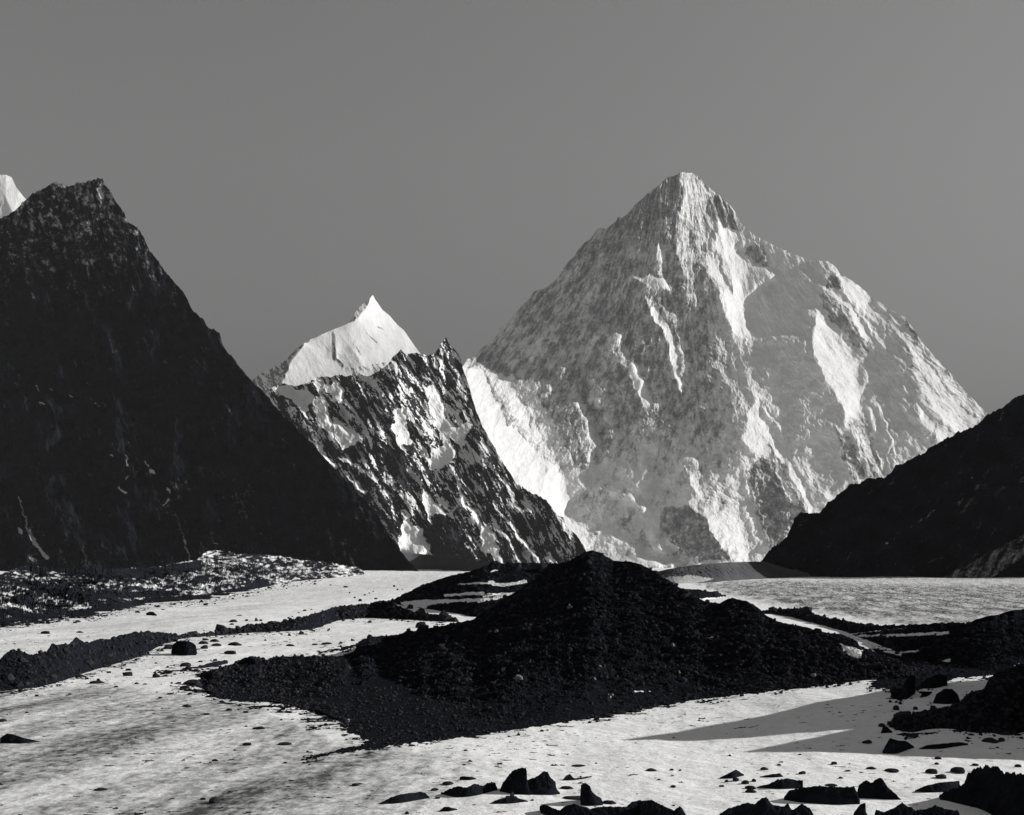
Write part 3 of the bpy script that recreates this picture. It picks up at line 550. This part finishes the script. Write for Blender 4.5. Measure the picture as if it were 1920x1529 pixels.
# far left ridge that runs up behind the main mound
MB_OPS = [(s,0,2,5,[(858,1096),(890,1094),(925,1092)]),(s,0,6,7,[(925,1096),(950,1097),(985,1091)]),(s,0,4,5,[(835,1117),(870,1114),(905,1113)]),(s,0,5,4,[(905,1117),(940,1114),(967,1112)]),
  (p,0,[(750,1130),(790,1125),(850,1124),(920,1121),(967,1113),(940,1122),(900,1130),(860,1129),(810,1134),(800,1140),(760,1140)]),(s,0,3,4,[(919,1073),(931,1070)])]
MB_T = [(733,1129),(745,1121),(760,1113),(793,1097),(837,1082),(880,1072),(905,1063),(915,1060),(922,1053),(932,1052),(940,1058),(947,1058),(987,1055),(1043,1057),(1070,1058),(1110,1062),(1180,1080),(1250,1110)]
o = body('moraine', MB_T, [(733,1130),(745,1135),(800,1142),(850,1150),(900,1160),(1000,1160),(1100,1165),(1250,1170)], .2, M_MOR, nf=110, seed=121, jag=1., amp=.7, awl=4, rockops=MB_OPS)
tag(o, 'dark moraine ridge with snow strips behind the main rubble mound', 'moraine', kind='structure')
# left moraine band
o = body('moraine', [(-220,1262),(-60,1246),(0,1237),(13,1223),(25,1220),(37,1220),(57,1229),(87,1222),(97,1210),(127,1208),(135,1202),(143,1195),(157,1205),(180,1202),(213,1197),(227,1190),(257,1187),(277,1183),(307,1187),(333,1191),(350,1190),(367,1192),(400,1187),(433,1180),(467,1173),(500,1170),(530,1165),(567,1158),(600,1147),(620,1141),(660,1135),(693,1132),(717,1127),(733,1129),(757,1142),(793,1150),(827,1155),(856,1163)],
 [(-220,1330),(0,1297),(67,1290),(120,1278),(143,1267),(200,1250),(253,1235),(283,1222),(300,1210),(333,1200),(353,1195),(400,1193),(467,1187),(567,1183),(610,1176),(622,1164),(693,1159),(760,1162),(807,1165),(856,1167)],
 .4, M_MOR, nf=80, seed=131, jag=2.2, jwl=12, amp=.5, awl=2)
tag(o, 'long dark rubble ridge crossing the snow on the left', 'moraine', kind='structure')
# right back moraine
MR_OPS = [(s,0,1.5,1,[(1592,1190),(1640,1184),(1700,1178)]),(s,0,3,5,[(1597,1193),(1660,1192),(1720,1190)]),(s,0,6,4,[(1720,1190),(1778,1187)]),(s,0,2,2,[(1690,1223),(1725,1221)]),(p,.3,[(1765,1240),(1785,1232),(1780,1242)]),(s,.3,4,2,[(1903,1250),(1912,1243)])]
o = body('moraine', [(1425,1150),(1437,1145),(1467,1142),(1514,1143),(1525,1151),(1540,1156),(1583,1164),(1638,1173),(1698,1172),(1766,1169),(1826,1169),(1856,1164),(1862,1157),(1869,1154),(1881,1154),(1890,1160),(1903,1145),(1925,1143),(1990,1130),(2150,1120)],
 [(1425,1151),(1467,1154),(1527,1169),(1583,1184),(1640,1207),(1700,1228),(1750,1248),(1860,1260),(1925,1264),(2150,1280)], .14, M_MOR, nf=110, seed=141, jag=1.6, amp=.7, awl=3, rockops=MR_OPS)
tag(o, 'dark moraine field with thin snow strips at the right', 'moraine', kind='structure')
o = body('moraine', [(1255,1107),(1275,1104),(1310,1106),(1345,1112),(1360,1118)], [(1255,1125),(1290,1126),(1330,1124),(1360,1119)], .2, M_MOR, nf=40, seed=143, jag=1, amp=.5, awl=3, rockops=[(s,0,4,3,[(1305,1125),(1330,1123),(1355,1121)])])
tag(o, 'small dark rubble spur right behind the main mound', 'moraine', kind='structure')
# the main mound
MC_T = [(385,1290),(400,1256),(440,1244),(458,1234),(478,1232),(490,1240),(520,1233),(560,1231),(600,1232),(640,1231),(663,1224),(672,1204),(693,1194),(720,1193),(750,1190),(762,1183),(780,1184),(785,1175),(795,1172),(803,1178),(820,1176),(847,1170),(887,1162),(905,1150),(925,1137),(950,1120),(975,1105),(1000,1088),(1030,1068),(1050,1057),(1070,1051),(1085,1041),(1095,1036),(1110,1032),(1125,1036),(1140,1046),(1150,1052),(1180,1053),(1200,1058),(1220,1068),(1245,1083),(1271,1100),(1288,1111),(1322,1128),(1350,1132),(1358,1126),(1373,1122),(1399,1127),(1415,1135),(1429,1146),(1435,1154),(1463,1167),(1506,1175),(1544,1186),(1583,1191),(1608,1203),(1612,1213),(1638,1222),(1659,1231),(1700,1246),(1712,1262)]
MC_B = [(385,1292),(400,1300),(450,1312),(520,1316),(560,1325),(610,1338),(650,1358),(660,1375),(720,1402),(800,1392),(880,1380),(1000,1363),(1110,1347),(1200,1330),(1300,1312),(1430,1298),(1560,1283),(1650,1275),(1712,1270)]
MC_OPS = [(p,0,[(1572,1206),(1590,1212),(1618,1220),(1612,1236),(1590,1228)]),(s,0,2,2,[(1190,1297),(1220,1297)]),(s,.3,4,3,[(1066,1134),(1070,1140)]),(s,.3,3,2,[(1140,1302),(1146,1310)]),(s,.45,6,4,[(975,1270),(973,1278)]),(s,.2,3,2,[(942,1257),(946,1252)]),(s,.3,2,2,[(1271,1266),(1275,1260)]),(s,.35,2,1,[(1324,1196),(1340,1201)])]
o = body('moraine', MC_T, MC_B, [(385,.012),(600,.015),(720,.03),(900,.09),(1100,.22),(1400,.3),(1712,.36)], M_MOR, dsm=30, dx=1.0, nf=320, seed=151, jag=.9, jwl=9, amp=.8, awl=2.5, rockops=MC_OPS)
MC_O = o
tag(o, 'huge black rubble mound in the middle, its rounded top below the snow peaks', 'moraine', kind='structure')
# near right heap with an added unseen hill, then an unseen shadow cone
o = body('moraine', [(1668,1358),(1676,1346),(1687,1336),(1702,1340),(1725,1334),(1755,1332),(1785,1325),(1807,1312),(1815,1302),(1852,1290),(1855,1274),(1867,1261),(1894,1252),(1925,1245),(1950,1215),(1985,1110),(2030,1000),(2070,960),(2100,952),(2140,965),(2200,1010),(2320,1100)],
 [(1668,1359),(1691,1374),(1706,1378),(1736,1367),(1800,1367),(1815,1377),(1856,1373),(1880,1380),(1912,1376),(1950,1368),(1990,1364),(2320,1368)], [(1668,.55),(1940,.55),(2040,1.25),(2320,1.25)], M_MOR, nf=170, bs=.85, seed=161, jag=3, jwl=16, amp=.6, awl=1.6)  # the part beyond the frame is raised to throw shade across the snow
tag(o, 'near heap of black rocks at the right edge with an added unseen peak shading the snow', 'moraine', kind='structure')

o = body('moraine', [(1985,1420),(2010,1330),(2040,1200),(2080,1100),(2110,1060),(2141,1038),(2175,1050),(2210,1110),(2260,1200),(2330,1380)], [(1985,1422),(2060,1428),(2141,1430),(2250,1428),(2330,1420)], 1.0, M_MOR, nf=110, seed=171, jag=3, jwl=16, amp=.6, awl=1.6, bs=1.1)  # out of frame, put in to cast the lower shadow lobe
tag(o, 'added unseen cone of black rubble beyond the right edge, casting shadow on the snow', 'moraine', kind='structure')
# individually traced rocks
def rock(top, bot, label, seed, slope=1.1, jag=.8, group=None, amp=.24):
    o = body('boulder', top, bot, slope, M_ROCK, dx=.9, nf=26, seed=seed, jag=jag*1.8, jwl=8, amp=amp, awl=.5, bs=1.2, sink=.15, rnd=.8)
    tag(o, label, 'boulder', group)
    return o
def zc(off, k, pts): return [(off[0]+x*k, off[1]+y*k) for x, y in pts]
c4 = ((560, 1250), 1/3.0); c5 = ((1200, 1250), .375)
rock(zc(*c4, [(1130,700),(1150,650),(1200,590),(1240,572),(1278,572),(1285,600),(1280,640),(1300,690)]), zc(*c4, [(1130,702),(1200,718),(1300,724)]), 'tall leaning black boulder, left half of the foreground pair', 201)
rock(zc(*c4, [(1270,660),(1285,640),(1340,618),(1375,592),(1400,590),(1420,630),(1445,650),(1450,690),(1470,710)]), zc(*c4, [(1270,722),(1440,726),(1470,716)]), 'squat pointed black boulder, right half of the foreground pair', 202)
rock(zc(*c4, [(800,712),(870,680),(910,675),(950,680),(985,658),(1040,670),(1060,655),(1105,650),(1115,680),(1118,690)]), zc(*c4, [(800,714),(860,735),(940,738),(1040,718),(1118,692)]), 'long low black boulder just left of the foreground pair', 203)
rock(zc(*c4, [(448,774),(520,735),(580,718),(690,705),(712,710),(735,735)]), zc(*c4, [(448,776),(560,772),(735,740)]), 'flat black wedge boulder in the foreground snow, its leftward shadow built into the taper', 204, jag=.3)  # the tapering left end stands in for the rock's cast shadow
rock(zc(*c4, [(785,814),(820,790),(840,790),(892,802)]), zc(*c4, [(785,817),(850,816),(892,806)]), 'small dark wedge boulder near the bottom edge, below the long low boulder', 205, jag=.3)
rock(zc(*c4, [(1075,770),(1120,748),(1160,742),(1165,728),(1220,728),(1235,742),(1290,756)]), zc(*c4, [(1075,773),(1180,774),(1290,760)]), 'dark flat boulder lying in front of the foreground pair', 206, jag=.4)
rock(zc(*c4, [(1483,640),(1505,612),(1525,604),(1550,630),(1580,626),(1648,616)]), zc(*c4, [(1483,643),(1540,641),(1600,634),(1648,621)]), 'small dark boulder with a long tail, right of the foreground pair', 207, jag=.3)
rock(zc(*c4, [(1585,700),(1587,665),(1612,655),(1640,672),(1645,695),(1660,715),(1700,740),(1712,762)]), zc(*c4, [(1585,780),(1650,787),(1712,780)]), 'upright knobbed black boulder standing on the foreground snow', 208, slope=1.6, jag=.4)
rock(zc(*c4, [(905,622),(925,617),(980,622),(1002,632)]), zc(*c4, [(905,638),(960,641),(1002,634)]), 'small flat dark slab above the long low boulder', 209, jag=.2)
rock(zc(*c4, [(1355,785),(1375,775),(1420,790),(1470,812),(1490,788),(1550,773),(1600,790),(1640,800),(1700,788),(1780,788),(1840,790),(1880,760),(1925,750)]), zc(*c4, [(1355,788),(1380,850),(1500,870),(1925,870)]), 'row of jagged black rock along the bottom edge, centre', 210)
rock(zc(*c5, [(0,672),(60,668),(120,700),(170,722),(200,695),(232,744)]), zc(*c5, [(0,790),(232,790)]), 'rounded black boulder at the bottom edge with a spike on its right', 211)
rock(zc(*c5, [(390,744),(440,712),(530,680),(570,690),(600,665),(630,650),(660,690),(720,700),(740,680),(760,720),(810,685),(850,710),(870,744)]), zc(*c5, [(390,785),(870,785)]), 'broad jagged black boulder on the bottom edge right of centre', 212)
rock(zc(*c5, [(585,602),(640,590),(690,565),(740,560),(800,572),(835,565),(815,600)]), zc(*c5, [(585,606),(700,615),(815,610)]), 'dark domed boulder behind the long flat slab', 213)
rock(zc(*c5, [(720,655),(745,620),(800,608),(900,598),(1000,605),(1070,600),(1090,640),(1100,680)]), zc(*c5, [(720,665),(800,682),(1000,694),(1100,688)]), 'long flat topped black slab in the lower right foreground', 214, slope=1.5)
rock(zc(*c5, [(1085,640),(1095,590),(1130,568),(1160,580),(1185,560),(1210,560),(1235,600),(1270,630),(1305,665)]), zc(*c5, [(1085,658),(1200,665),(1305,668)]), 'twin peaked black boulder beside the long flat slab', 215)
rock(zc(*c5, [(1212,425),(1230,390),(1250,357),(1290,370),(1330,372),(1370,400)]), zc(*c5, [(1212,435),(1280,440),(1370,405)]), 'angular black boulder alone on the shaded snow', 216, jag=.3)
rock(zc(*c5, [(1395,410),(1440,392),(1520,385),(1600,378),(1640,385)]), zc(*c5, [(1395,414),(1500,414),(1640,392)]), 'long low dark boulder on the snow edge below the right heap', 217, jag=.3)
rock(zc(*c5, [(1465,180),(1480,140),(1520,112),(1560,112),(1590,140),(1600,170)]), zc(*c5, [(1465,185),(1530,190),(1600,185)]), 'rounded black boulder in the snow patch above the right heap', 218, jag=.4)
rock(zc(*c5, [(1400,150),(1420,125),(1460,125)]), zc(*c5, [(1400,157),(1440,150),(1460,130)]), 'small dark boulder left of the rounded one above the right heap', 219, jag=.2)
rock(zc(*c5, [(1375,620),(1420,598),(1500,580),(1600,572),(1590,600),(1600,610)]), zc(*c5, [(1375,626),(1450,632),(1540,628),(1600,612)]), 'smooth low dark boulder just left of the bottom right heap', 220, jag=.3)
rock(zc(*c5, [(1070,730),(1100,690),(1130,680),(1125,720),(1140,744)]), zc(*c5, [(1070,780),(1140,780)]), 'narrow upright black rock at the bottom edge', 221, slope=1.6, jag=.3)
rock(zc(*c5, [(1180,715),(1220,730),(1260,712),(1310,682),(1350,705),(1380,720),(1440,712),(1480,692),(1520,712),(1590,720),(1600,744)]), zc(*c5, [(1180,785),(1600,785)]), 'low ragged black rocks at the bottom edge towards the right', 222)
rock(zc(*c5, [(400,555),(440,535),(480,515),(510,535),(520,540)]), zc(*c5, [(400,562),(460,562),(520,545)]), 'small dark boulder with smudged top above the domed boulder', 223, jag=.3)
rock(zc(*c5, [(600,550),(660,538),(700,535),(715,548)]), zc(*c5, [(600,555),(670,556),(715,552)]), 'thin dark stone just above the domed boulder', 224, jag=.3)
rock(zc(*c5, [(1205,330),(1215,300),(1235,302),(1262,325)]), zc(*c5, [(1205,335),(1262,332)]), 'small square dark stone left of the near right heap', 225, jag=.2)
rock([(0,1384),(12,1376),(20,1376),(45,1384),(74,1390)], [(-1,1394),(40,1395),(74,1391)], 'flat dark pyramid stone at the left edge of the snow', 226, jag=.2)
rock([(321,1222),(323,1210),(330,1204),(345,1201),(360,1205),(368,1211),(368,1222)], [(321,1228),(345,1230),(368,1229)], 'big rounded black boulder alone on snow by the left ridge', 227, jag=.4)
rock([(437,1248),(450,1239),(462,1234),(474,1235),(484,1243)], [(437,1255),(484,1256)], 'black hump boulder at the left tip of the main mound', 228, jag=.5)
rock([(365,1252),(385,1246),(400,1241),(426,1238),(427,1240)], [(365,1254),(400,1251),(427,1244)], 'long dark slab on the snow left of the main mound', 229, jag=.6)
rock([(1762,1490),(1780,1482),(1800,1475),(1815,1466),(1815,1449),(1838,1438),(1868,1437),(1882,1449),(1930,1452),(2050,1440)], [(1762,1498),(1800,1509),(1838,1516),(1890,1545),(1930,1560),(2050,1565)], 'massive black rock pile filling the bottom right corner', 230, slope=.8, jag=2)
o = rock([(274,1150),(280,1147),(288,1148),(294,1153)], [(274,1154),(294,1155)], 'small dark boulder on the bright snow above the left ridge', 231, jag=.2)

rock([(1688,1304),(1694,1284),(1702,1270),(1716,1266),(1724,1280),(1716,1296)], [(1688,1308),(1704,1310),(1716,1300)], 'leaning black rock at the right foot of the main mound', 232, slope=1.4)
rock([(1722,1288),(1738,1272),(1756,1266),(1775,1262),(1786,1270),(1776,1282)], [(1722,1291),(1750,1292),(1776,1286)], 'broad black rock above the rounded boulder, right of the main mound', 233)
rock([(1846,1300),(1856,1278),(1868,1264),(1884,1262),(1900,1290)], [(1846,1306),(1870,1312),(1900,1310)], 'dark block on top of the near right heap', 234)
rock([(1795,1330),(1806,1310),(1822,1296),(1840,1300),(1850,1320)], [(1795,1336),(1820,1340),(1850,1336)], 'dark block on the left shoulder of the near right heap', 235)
# smaller stones: a few faceted shapes, copied
def stone_mesh(seed):
    import bmesh
    rs = np.random.RandomState(seed); bm = bmesh.new(); bmesh.ops.create_icosphere(bm, subdivisions=3, radius=1)
    pl = [(lambda v: v/np.linalg.norm(v))(rs.normal(size=3)) for i in range(11)]; dd = .55+.3*rs.rand(11)
    for v in bm.verts:
        c = np.array(v.co)
        for n_, d_ in zip(pl, dd):
            t = c.dot(n_)
            if t > d_: c = c-(t-d_)*n_
        c = c*(1+.05*rs.rand()); c[2] = max(c[2], -.35); v.co = c
    me = bpy.data.meshes.new('stone'); bm.to_mesh(me); bm.free(); me.materials.append(M_ROCK); return me
SM = [stone_mesh(i) for i in range(8)]
rs = np.random.RandomState(5); nst = 0
def stone(px, py, wpx, hpx, label, group):
    global nst
    D = float(gD(px, py)); X = (px-960)/F*D; w_ = wpx/F*D; h_ = hpx/F*D
    o = bpy.data.objects.new('stone', SM[rs.randint(8)]); COL.objects.link(o)
    o.location = (X, D+w_*.25, float(gz(X, D))+h_*.18)
    o.scale = (w_/1.7, w_/1.7*(.6+.4*rs.rand()), h_/1.15); o.rotation_euler = (0, 0, 0 if hpx < .5*wpx else rs.rand()*6)
    tag(o, label, 'stone', group); nst += 1
LST = [  # (px, py, w, h) read off the photo
 ('small dark stone on the snow left of the main mound', 'stones left of the main mound',
  [(386,1201,12,4),(402,1204,16,5),(382,1208,18,6),(405,1212,16,5),(440,1211,24,6),(382,1217,14,8),(430,1227,26,6),(300,1222,12,3),(316,1217,18,9),(497,1202,5,3),(545,1212,16,4),(590,1210,10,3),(612,1209,18,4),(347,1250,18,7),(375,1242,10,3),(368,1260,14,5),(385,1268,22,8),(360,1285,26,10),(345,1292,22,5),(292,1271,12,9),(237,1268,20,9),(240,1258,10,4),(197,1252,12,6),(218,1289,8,3),(180,1282,24,5),(184,1278,9,5),(150,1270,18,4),(256,1283,8,3),(272,1284,8,2),(310,1269,8,4),(318,1263,7,3),(318,1303,12,3),(355,1303,10,4),(300,1310,8,3),(350,1326,16,4),(430,1333,12,4),(386,1341,12,4),(460,1337,12,3),(505,1316,14,4),(130,1303,7,3),(68,1306,9,3),(295,1259,5,3),(326,1249,5,3)]),
 ('small dark stone on the open left foreground snow', 'stones on the left foreground snow',
  [(484,1368,20,5),(533,1398,24,5),(462,1398,20,4),(403,1428,11,4),(535,1432,7,3),(565,1351,6,3),(548,1350,5,2),(527,1351,5,3),(660,1226,5,3),(400,1506,16,10),(380,1500,12,3),(187,1483,22,4),(546,1465,10,2),(2,1354,16,5)]),
 ('little dark stone on the bright snow above the left ridge', 'stones above the left ridge',
  [(305,1144,7,2),(436,1167,16,5),(434,1172,9,3),(448,1155,9,2),(462,1165,7,4),(480,1165,10,6),(489,1165,6,4),(540,1160,5,3),(571,1146,7,3),(548,1157,4,2),(560,1150,4,2),(89,1170,10,5),(50,1173,10,5),(12,1174,26,6),(140,1169,8,4),(125,1164,9,3),(110,1166,7,3),(83,1189,20,5),(149,1187,12,3),(403,1133,4,2),(648,1102,8,3),(655,1113,4,3),(684,1117,4,3),(704,1124,6,3),(675,1128,6,5),(739,1101,6,4),(745,1107,4,3),(700,1110,3,2),(571,1146,6,2),(584,1144,4,2),(692,1113,4,2),(620,1098,4,2),(754,1106,3,2),(665,1122,4,3)]),
 ('dark stone on the snow strip above the main mound', 'stones above the main mound',
  [(768,1142,16,8),(815,1132,18,6),(852,1130,12,3),(790,1147,14,6),(790,1178,22,12),(878,1137,16,3),(765,1184,10,6)]),
 ('dark stone on the snow beside the foreground boulders', 'stones beside the foreground boulders',
  [(840,1472,22,5),(815,1483,14,4),(666,1474,15,4),(932,1438,8,2),(1085,1438,22,3),(1065,1480,24,5),(1100,1480,12,6),(1080,1499,40,4),(1145,1508,26,6),(960,1496,10,10),(1020,1490,18,4),(820,1498,10,3),(998,1502,6,3),(762,1527,8,5)]),
 ('dark stone on the lower right foreground snow', 'stones on the lower right snow',
  [(1263,1477,10,4),(1222,1446,18,4),(1260,1445,8,3),(1275,1446,6,3),(1380,1465,14,7),(1363,1467,8,5),(1398,1470,14,7),(1415,1466,10,5),(1410,1487,20,6),(1408,1480,20,5),(1353,1476,10,4),(1434,1444,14,5),(1461,1436,8,3),(1505,1452,12,6),(1565,1434,12,5),(1636,1443,18,4),(1676,1448,26,5),(1577,1460,8,3),(1627,1395,16,7),(1700,1386,8,5),(1715,1383,20,7),(1681,1332,14,9),(1717,1331,8,6),(1760,1424,12,4),(1757,1434,7,4),(1831,1436,12,4),(1750,1451,22,8),(1765,1460,20,8),(1800,1450,26,10),(1862,1393,30,8),(1880,1391,14,7),(1910,1439,12,5),(1735,1302,12,5),(1655,1363,12,6),(1560,1475,20,4),(1465,1430,8,2),(1500,1416,6,2),(1590,1447,10,3)]),
 ('dark stone at the snowy foot of the main mound', 'stones at the foot of the main mound',
  [(1140,1344,26,5),(1165,1340,20,7),(1190,1336,24,5),(1215,1330,16,4),(1130,1347,10,3)]),
]
ONES = 'first second third fourth fifth sixth seventh eighth ninth tenth eleventh twelfth thirteenth fourteenth fifteenth sixteenth seventeenth eighteenth nineteenth'.split()
TENS = {2: 'twenty', 3: 'thirty', 4: 'forty', 5: 'fifty'}; TTH = {20: 'twentieth', 30: 'thirtieth', 40: 'fortieth', 50: 'fiftieth'}
def ordinal(i):
    if i < 20: return ONES[i-1]
    return TTH[i] if i % 10 == 0 else TENS[i//10]+'-'+ONES[i % 10-1]
for lab, grp, lst in LST:
    for i, a in enumerate(sorted(lst)):
        shp = 'flat' if a[3] < .3*a[2] else ('rounded' if a[3] > .5*a[2] else 'low')
        szw = 'tiny' if a[2] < 7 else ('small' if a[2] < 15 else 'larger')
        stone(*a, f'{szw} {shp} dark stone, {ordinal(i+1)} from left of {grp}', grp)

# pale blocks lying on the mound
M_PALE = ground_mat('pale_block_rock', (.2, .2, .2), (.10, .10, .105), 3, edge=.4)
_v = np.empty(len(MC_O.data.vertices)*3, np.float32); MC_O.data.vertices.foreach_get('co', _v); _v = _v.reshape(-1, 3)
_px = 960+_v[:, 0]/_v[:, 1]*F; _py = HY+(CH-_v[:, 2])/_v[:, 1]*F
for i, (x, y, w_, h_) in enumerate([(931,1185,7,8), (944,1257,7,9), (974,1274,14,14), (1067,1139,8,6), (1112,1276,12,10), (1146,1305,8,9), (1125,1252,12,6), (1262,1212,6,9), (1273,1263,4,8), (1335,1198,12,5), (1525,1268,9,9), (1490,1240,8,4)]):
    k = np.argmin((_px-x)**2+(_py-y)**2+(_v[:, 1] > 170)*1e6); c = _v[k]; sc_ = w_/F*c[1]
    me = SM[i % 8].copy(); me.materials.clear(); me.materials.append(M_PALE)
    o = bpy.data.objects.new('stone', me); COL.objects.link(o)
    o.location = (c[0], c[1]-.05, c[2]); o.scale = (sc_/1.7, sc_/2, h_/F*c[1]/1.4); o.rotation_euler = (0, .3, i*1.3)
    tag(o, f'pale grey block on the black mound, {ordinal(sorted([931,944,974,1067,1112,1146,1125,1262,1273,1335,1525,1490]).index(x)+1)} from left of the pale blocks', 'stone', 'pale blocks on the main mound')

# ------------------------------------------------------------------ rubble: countless small stones over the moraines
def rubble(n, regions, smin, smax, seed, name='rubble', fringe=False):
    rs = np.random.RandomState(seed)
    phi = (1+5**.5)/2
    iv = np.array([(-1,phi,0),(1,phi,0),(-1,-phi,0),(1,-phi,0),(0,-1,phi),(0,1,phi),(0,-1,-phi),(0,1,-phi),(phi,0,-1),(phi,0,1),(-phi,0,-1),(-phi,0,1)], float); iv /= np.linalg.norm(iv[0])
    fc = np.array([(0,11,5),(0,5,1),(0,1,7),(0,7,10),(0,10,11),(1,5,9),(5,11,4),(11,10,2),(10,7,6),(7,1,8),(3,9,4),(3,4,2),(3,2,6),(3,6,8),(3,8,9),(4,9,5),(2,4,11),(6,2,10),(8,6,7),(9,8,1)])
    C = []; dg = bpy.context.evaluated_depsgraph_get()
    pts = []
    for ob in regions:
        me = ob.data; nv = len(me.vertices); v = np.empty(nv*3, np.float32); me.vertices.foreach_get('co', v); v = v.reshape(-1, 3)
        a = np.empty(nv, np.float32); me.attributes['rock'].data.foreach_get('value', a)
        if fringe:
            fr = np.empty(nv, np.float32); me.attributes['fringe'].data.foreach_get('value', fr); v = v[(fr*rs.rand(nv) > .12) & (np.abs(v[:, 0]) < .5*v[:, 1])]
        else: v = v[(a > .6) & (v[:, 2] > -.15)]
        pts.append(v)
    v = np.concatenate(pts); wgt = 1/np.maximum(v[:, 1], 30)**0; wgt /= wgt.sum()
    c = v[rs.choice(len(v), n, p=wgt)]
    sz = (smin+(smax-smin)*rs.rand(n)**5)*c[:, 1]/F           # stones sized so that near ones are smaller, far ones bigger blocks
    sz *= .8
    ax = rs.normal(size=(n, 3)); ax /= np.linalg.norm(ax, axis=1)[:, None]; an = rs.rand(n)*6.28
    V = iv[None]*(.65+.55*rs.rand(n, 12, 1))*np.stack([np.ones(n), .6+.4*rs.rand(n), .45+.35*rs.rand(n)], -1)[:, None]
    ca = np.cos(an)[:, None, None]; sa = np.sin(an)[:, None, None]; A = ax[:, None]
    V = V*ca+np.cross(A, V)*sa+A*(A*V).sum(-1, keepdims=True)*(1-ca)
    V = V*sz[:, None, None]+c[:, None]
    me = bpy.data.meshes.new(name); me.vertices.add(n*12); me.vertices.foreach_set('co', V.reshape(-1).astype(np.float32))
    q = (fc[None]+12*np.arange(n)[:, None, None]).reshape(-1)
    me.loops.add(len(q)); me.loops.foreach_set('vertex_index', q.astype(np.int32))
    me.polygons.add(n*20); me.polygons.foreach_set('loop_start', (np.arange(n*20)*3).astype(np.int32)); me.update(calc_edges=True)
    me.polygons.foreach_set('use_smooth', np.zeros(n*20, bool))
    me.materials.append(M_ROCK)
    o = bpy.data.objects.new(name, me); COL.objects.link(o); return o
mors = [o for o in bpy.data.objects if o.name.startswith('moraine') and o.data.materials[0] == M_MOR]
o = rubble(34000, mors, .8, 8.5, 9)
tag(o, 'countless dark stones strewn over the moraine ridges and mounds', 'rubble', kind='stuff')
o = rubble(16000, [grd], .9, 6, 19)
tag(rubble(9000, [grd], .7, 9, 29, fringe=True), 'loose dark stones thinning out over the snow at the moraine edges', 'rubble', kind='stuff')
tag(rubble(700, [q for q in mors if q != MC_O], 4, 19, 39), 'blocky dark boulders heaped on the smaller moraine ridges', 'rubble', kind='stuff')
tag(rubble(260, [MC_O], 4, 15, 49), 'bigger dark blocks sitting in the main rubble mound', 'rubble', kind='stuff')
tag(o, 'loose dark stones scattered over the thin debris on the snow', 'rubble', kind='stuff')

# ------------------------------------------------------------------ thin mountain air
bpy.ops.mesh.primitive_cube_add(size=1, location=(0, 7000, 3000))
hz = bpy.context.object; hz.name = 'haze'; hz.scale = (20000, 16000, 6020); hz.location = (0, 7900, 2990)
hm = bpy.data.materials.new('air'); hm.use_nodes = True; t = hm.node_tree; t.nodes.clear()
pv = t.nodes.new('ShaderNodeVolumePrincipled'); pv.inputs['Color'].default_value = (.9, .9, .9, 1); pv.inputs['Density'].default_value = 0.8e-5
ho = t.nodes.new('ShaderNodeOutputMaterial'); t.links.new(pv.outputs[0], ho.inputs['Volume'])
hz.data.materials.append(hm)
tag(hz, 'thin clear mountain air paling the farthest slopes', 'haze', kind='stuff')
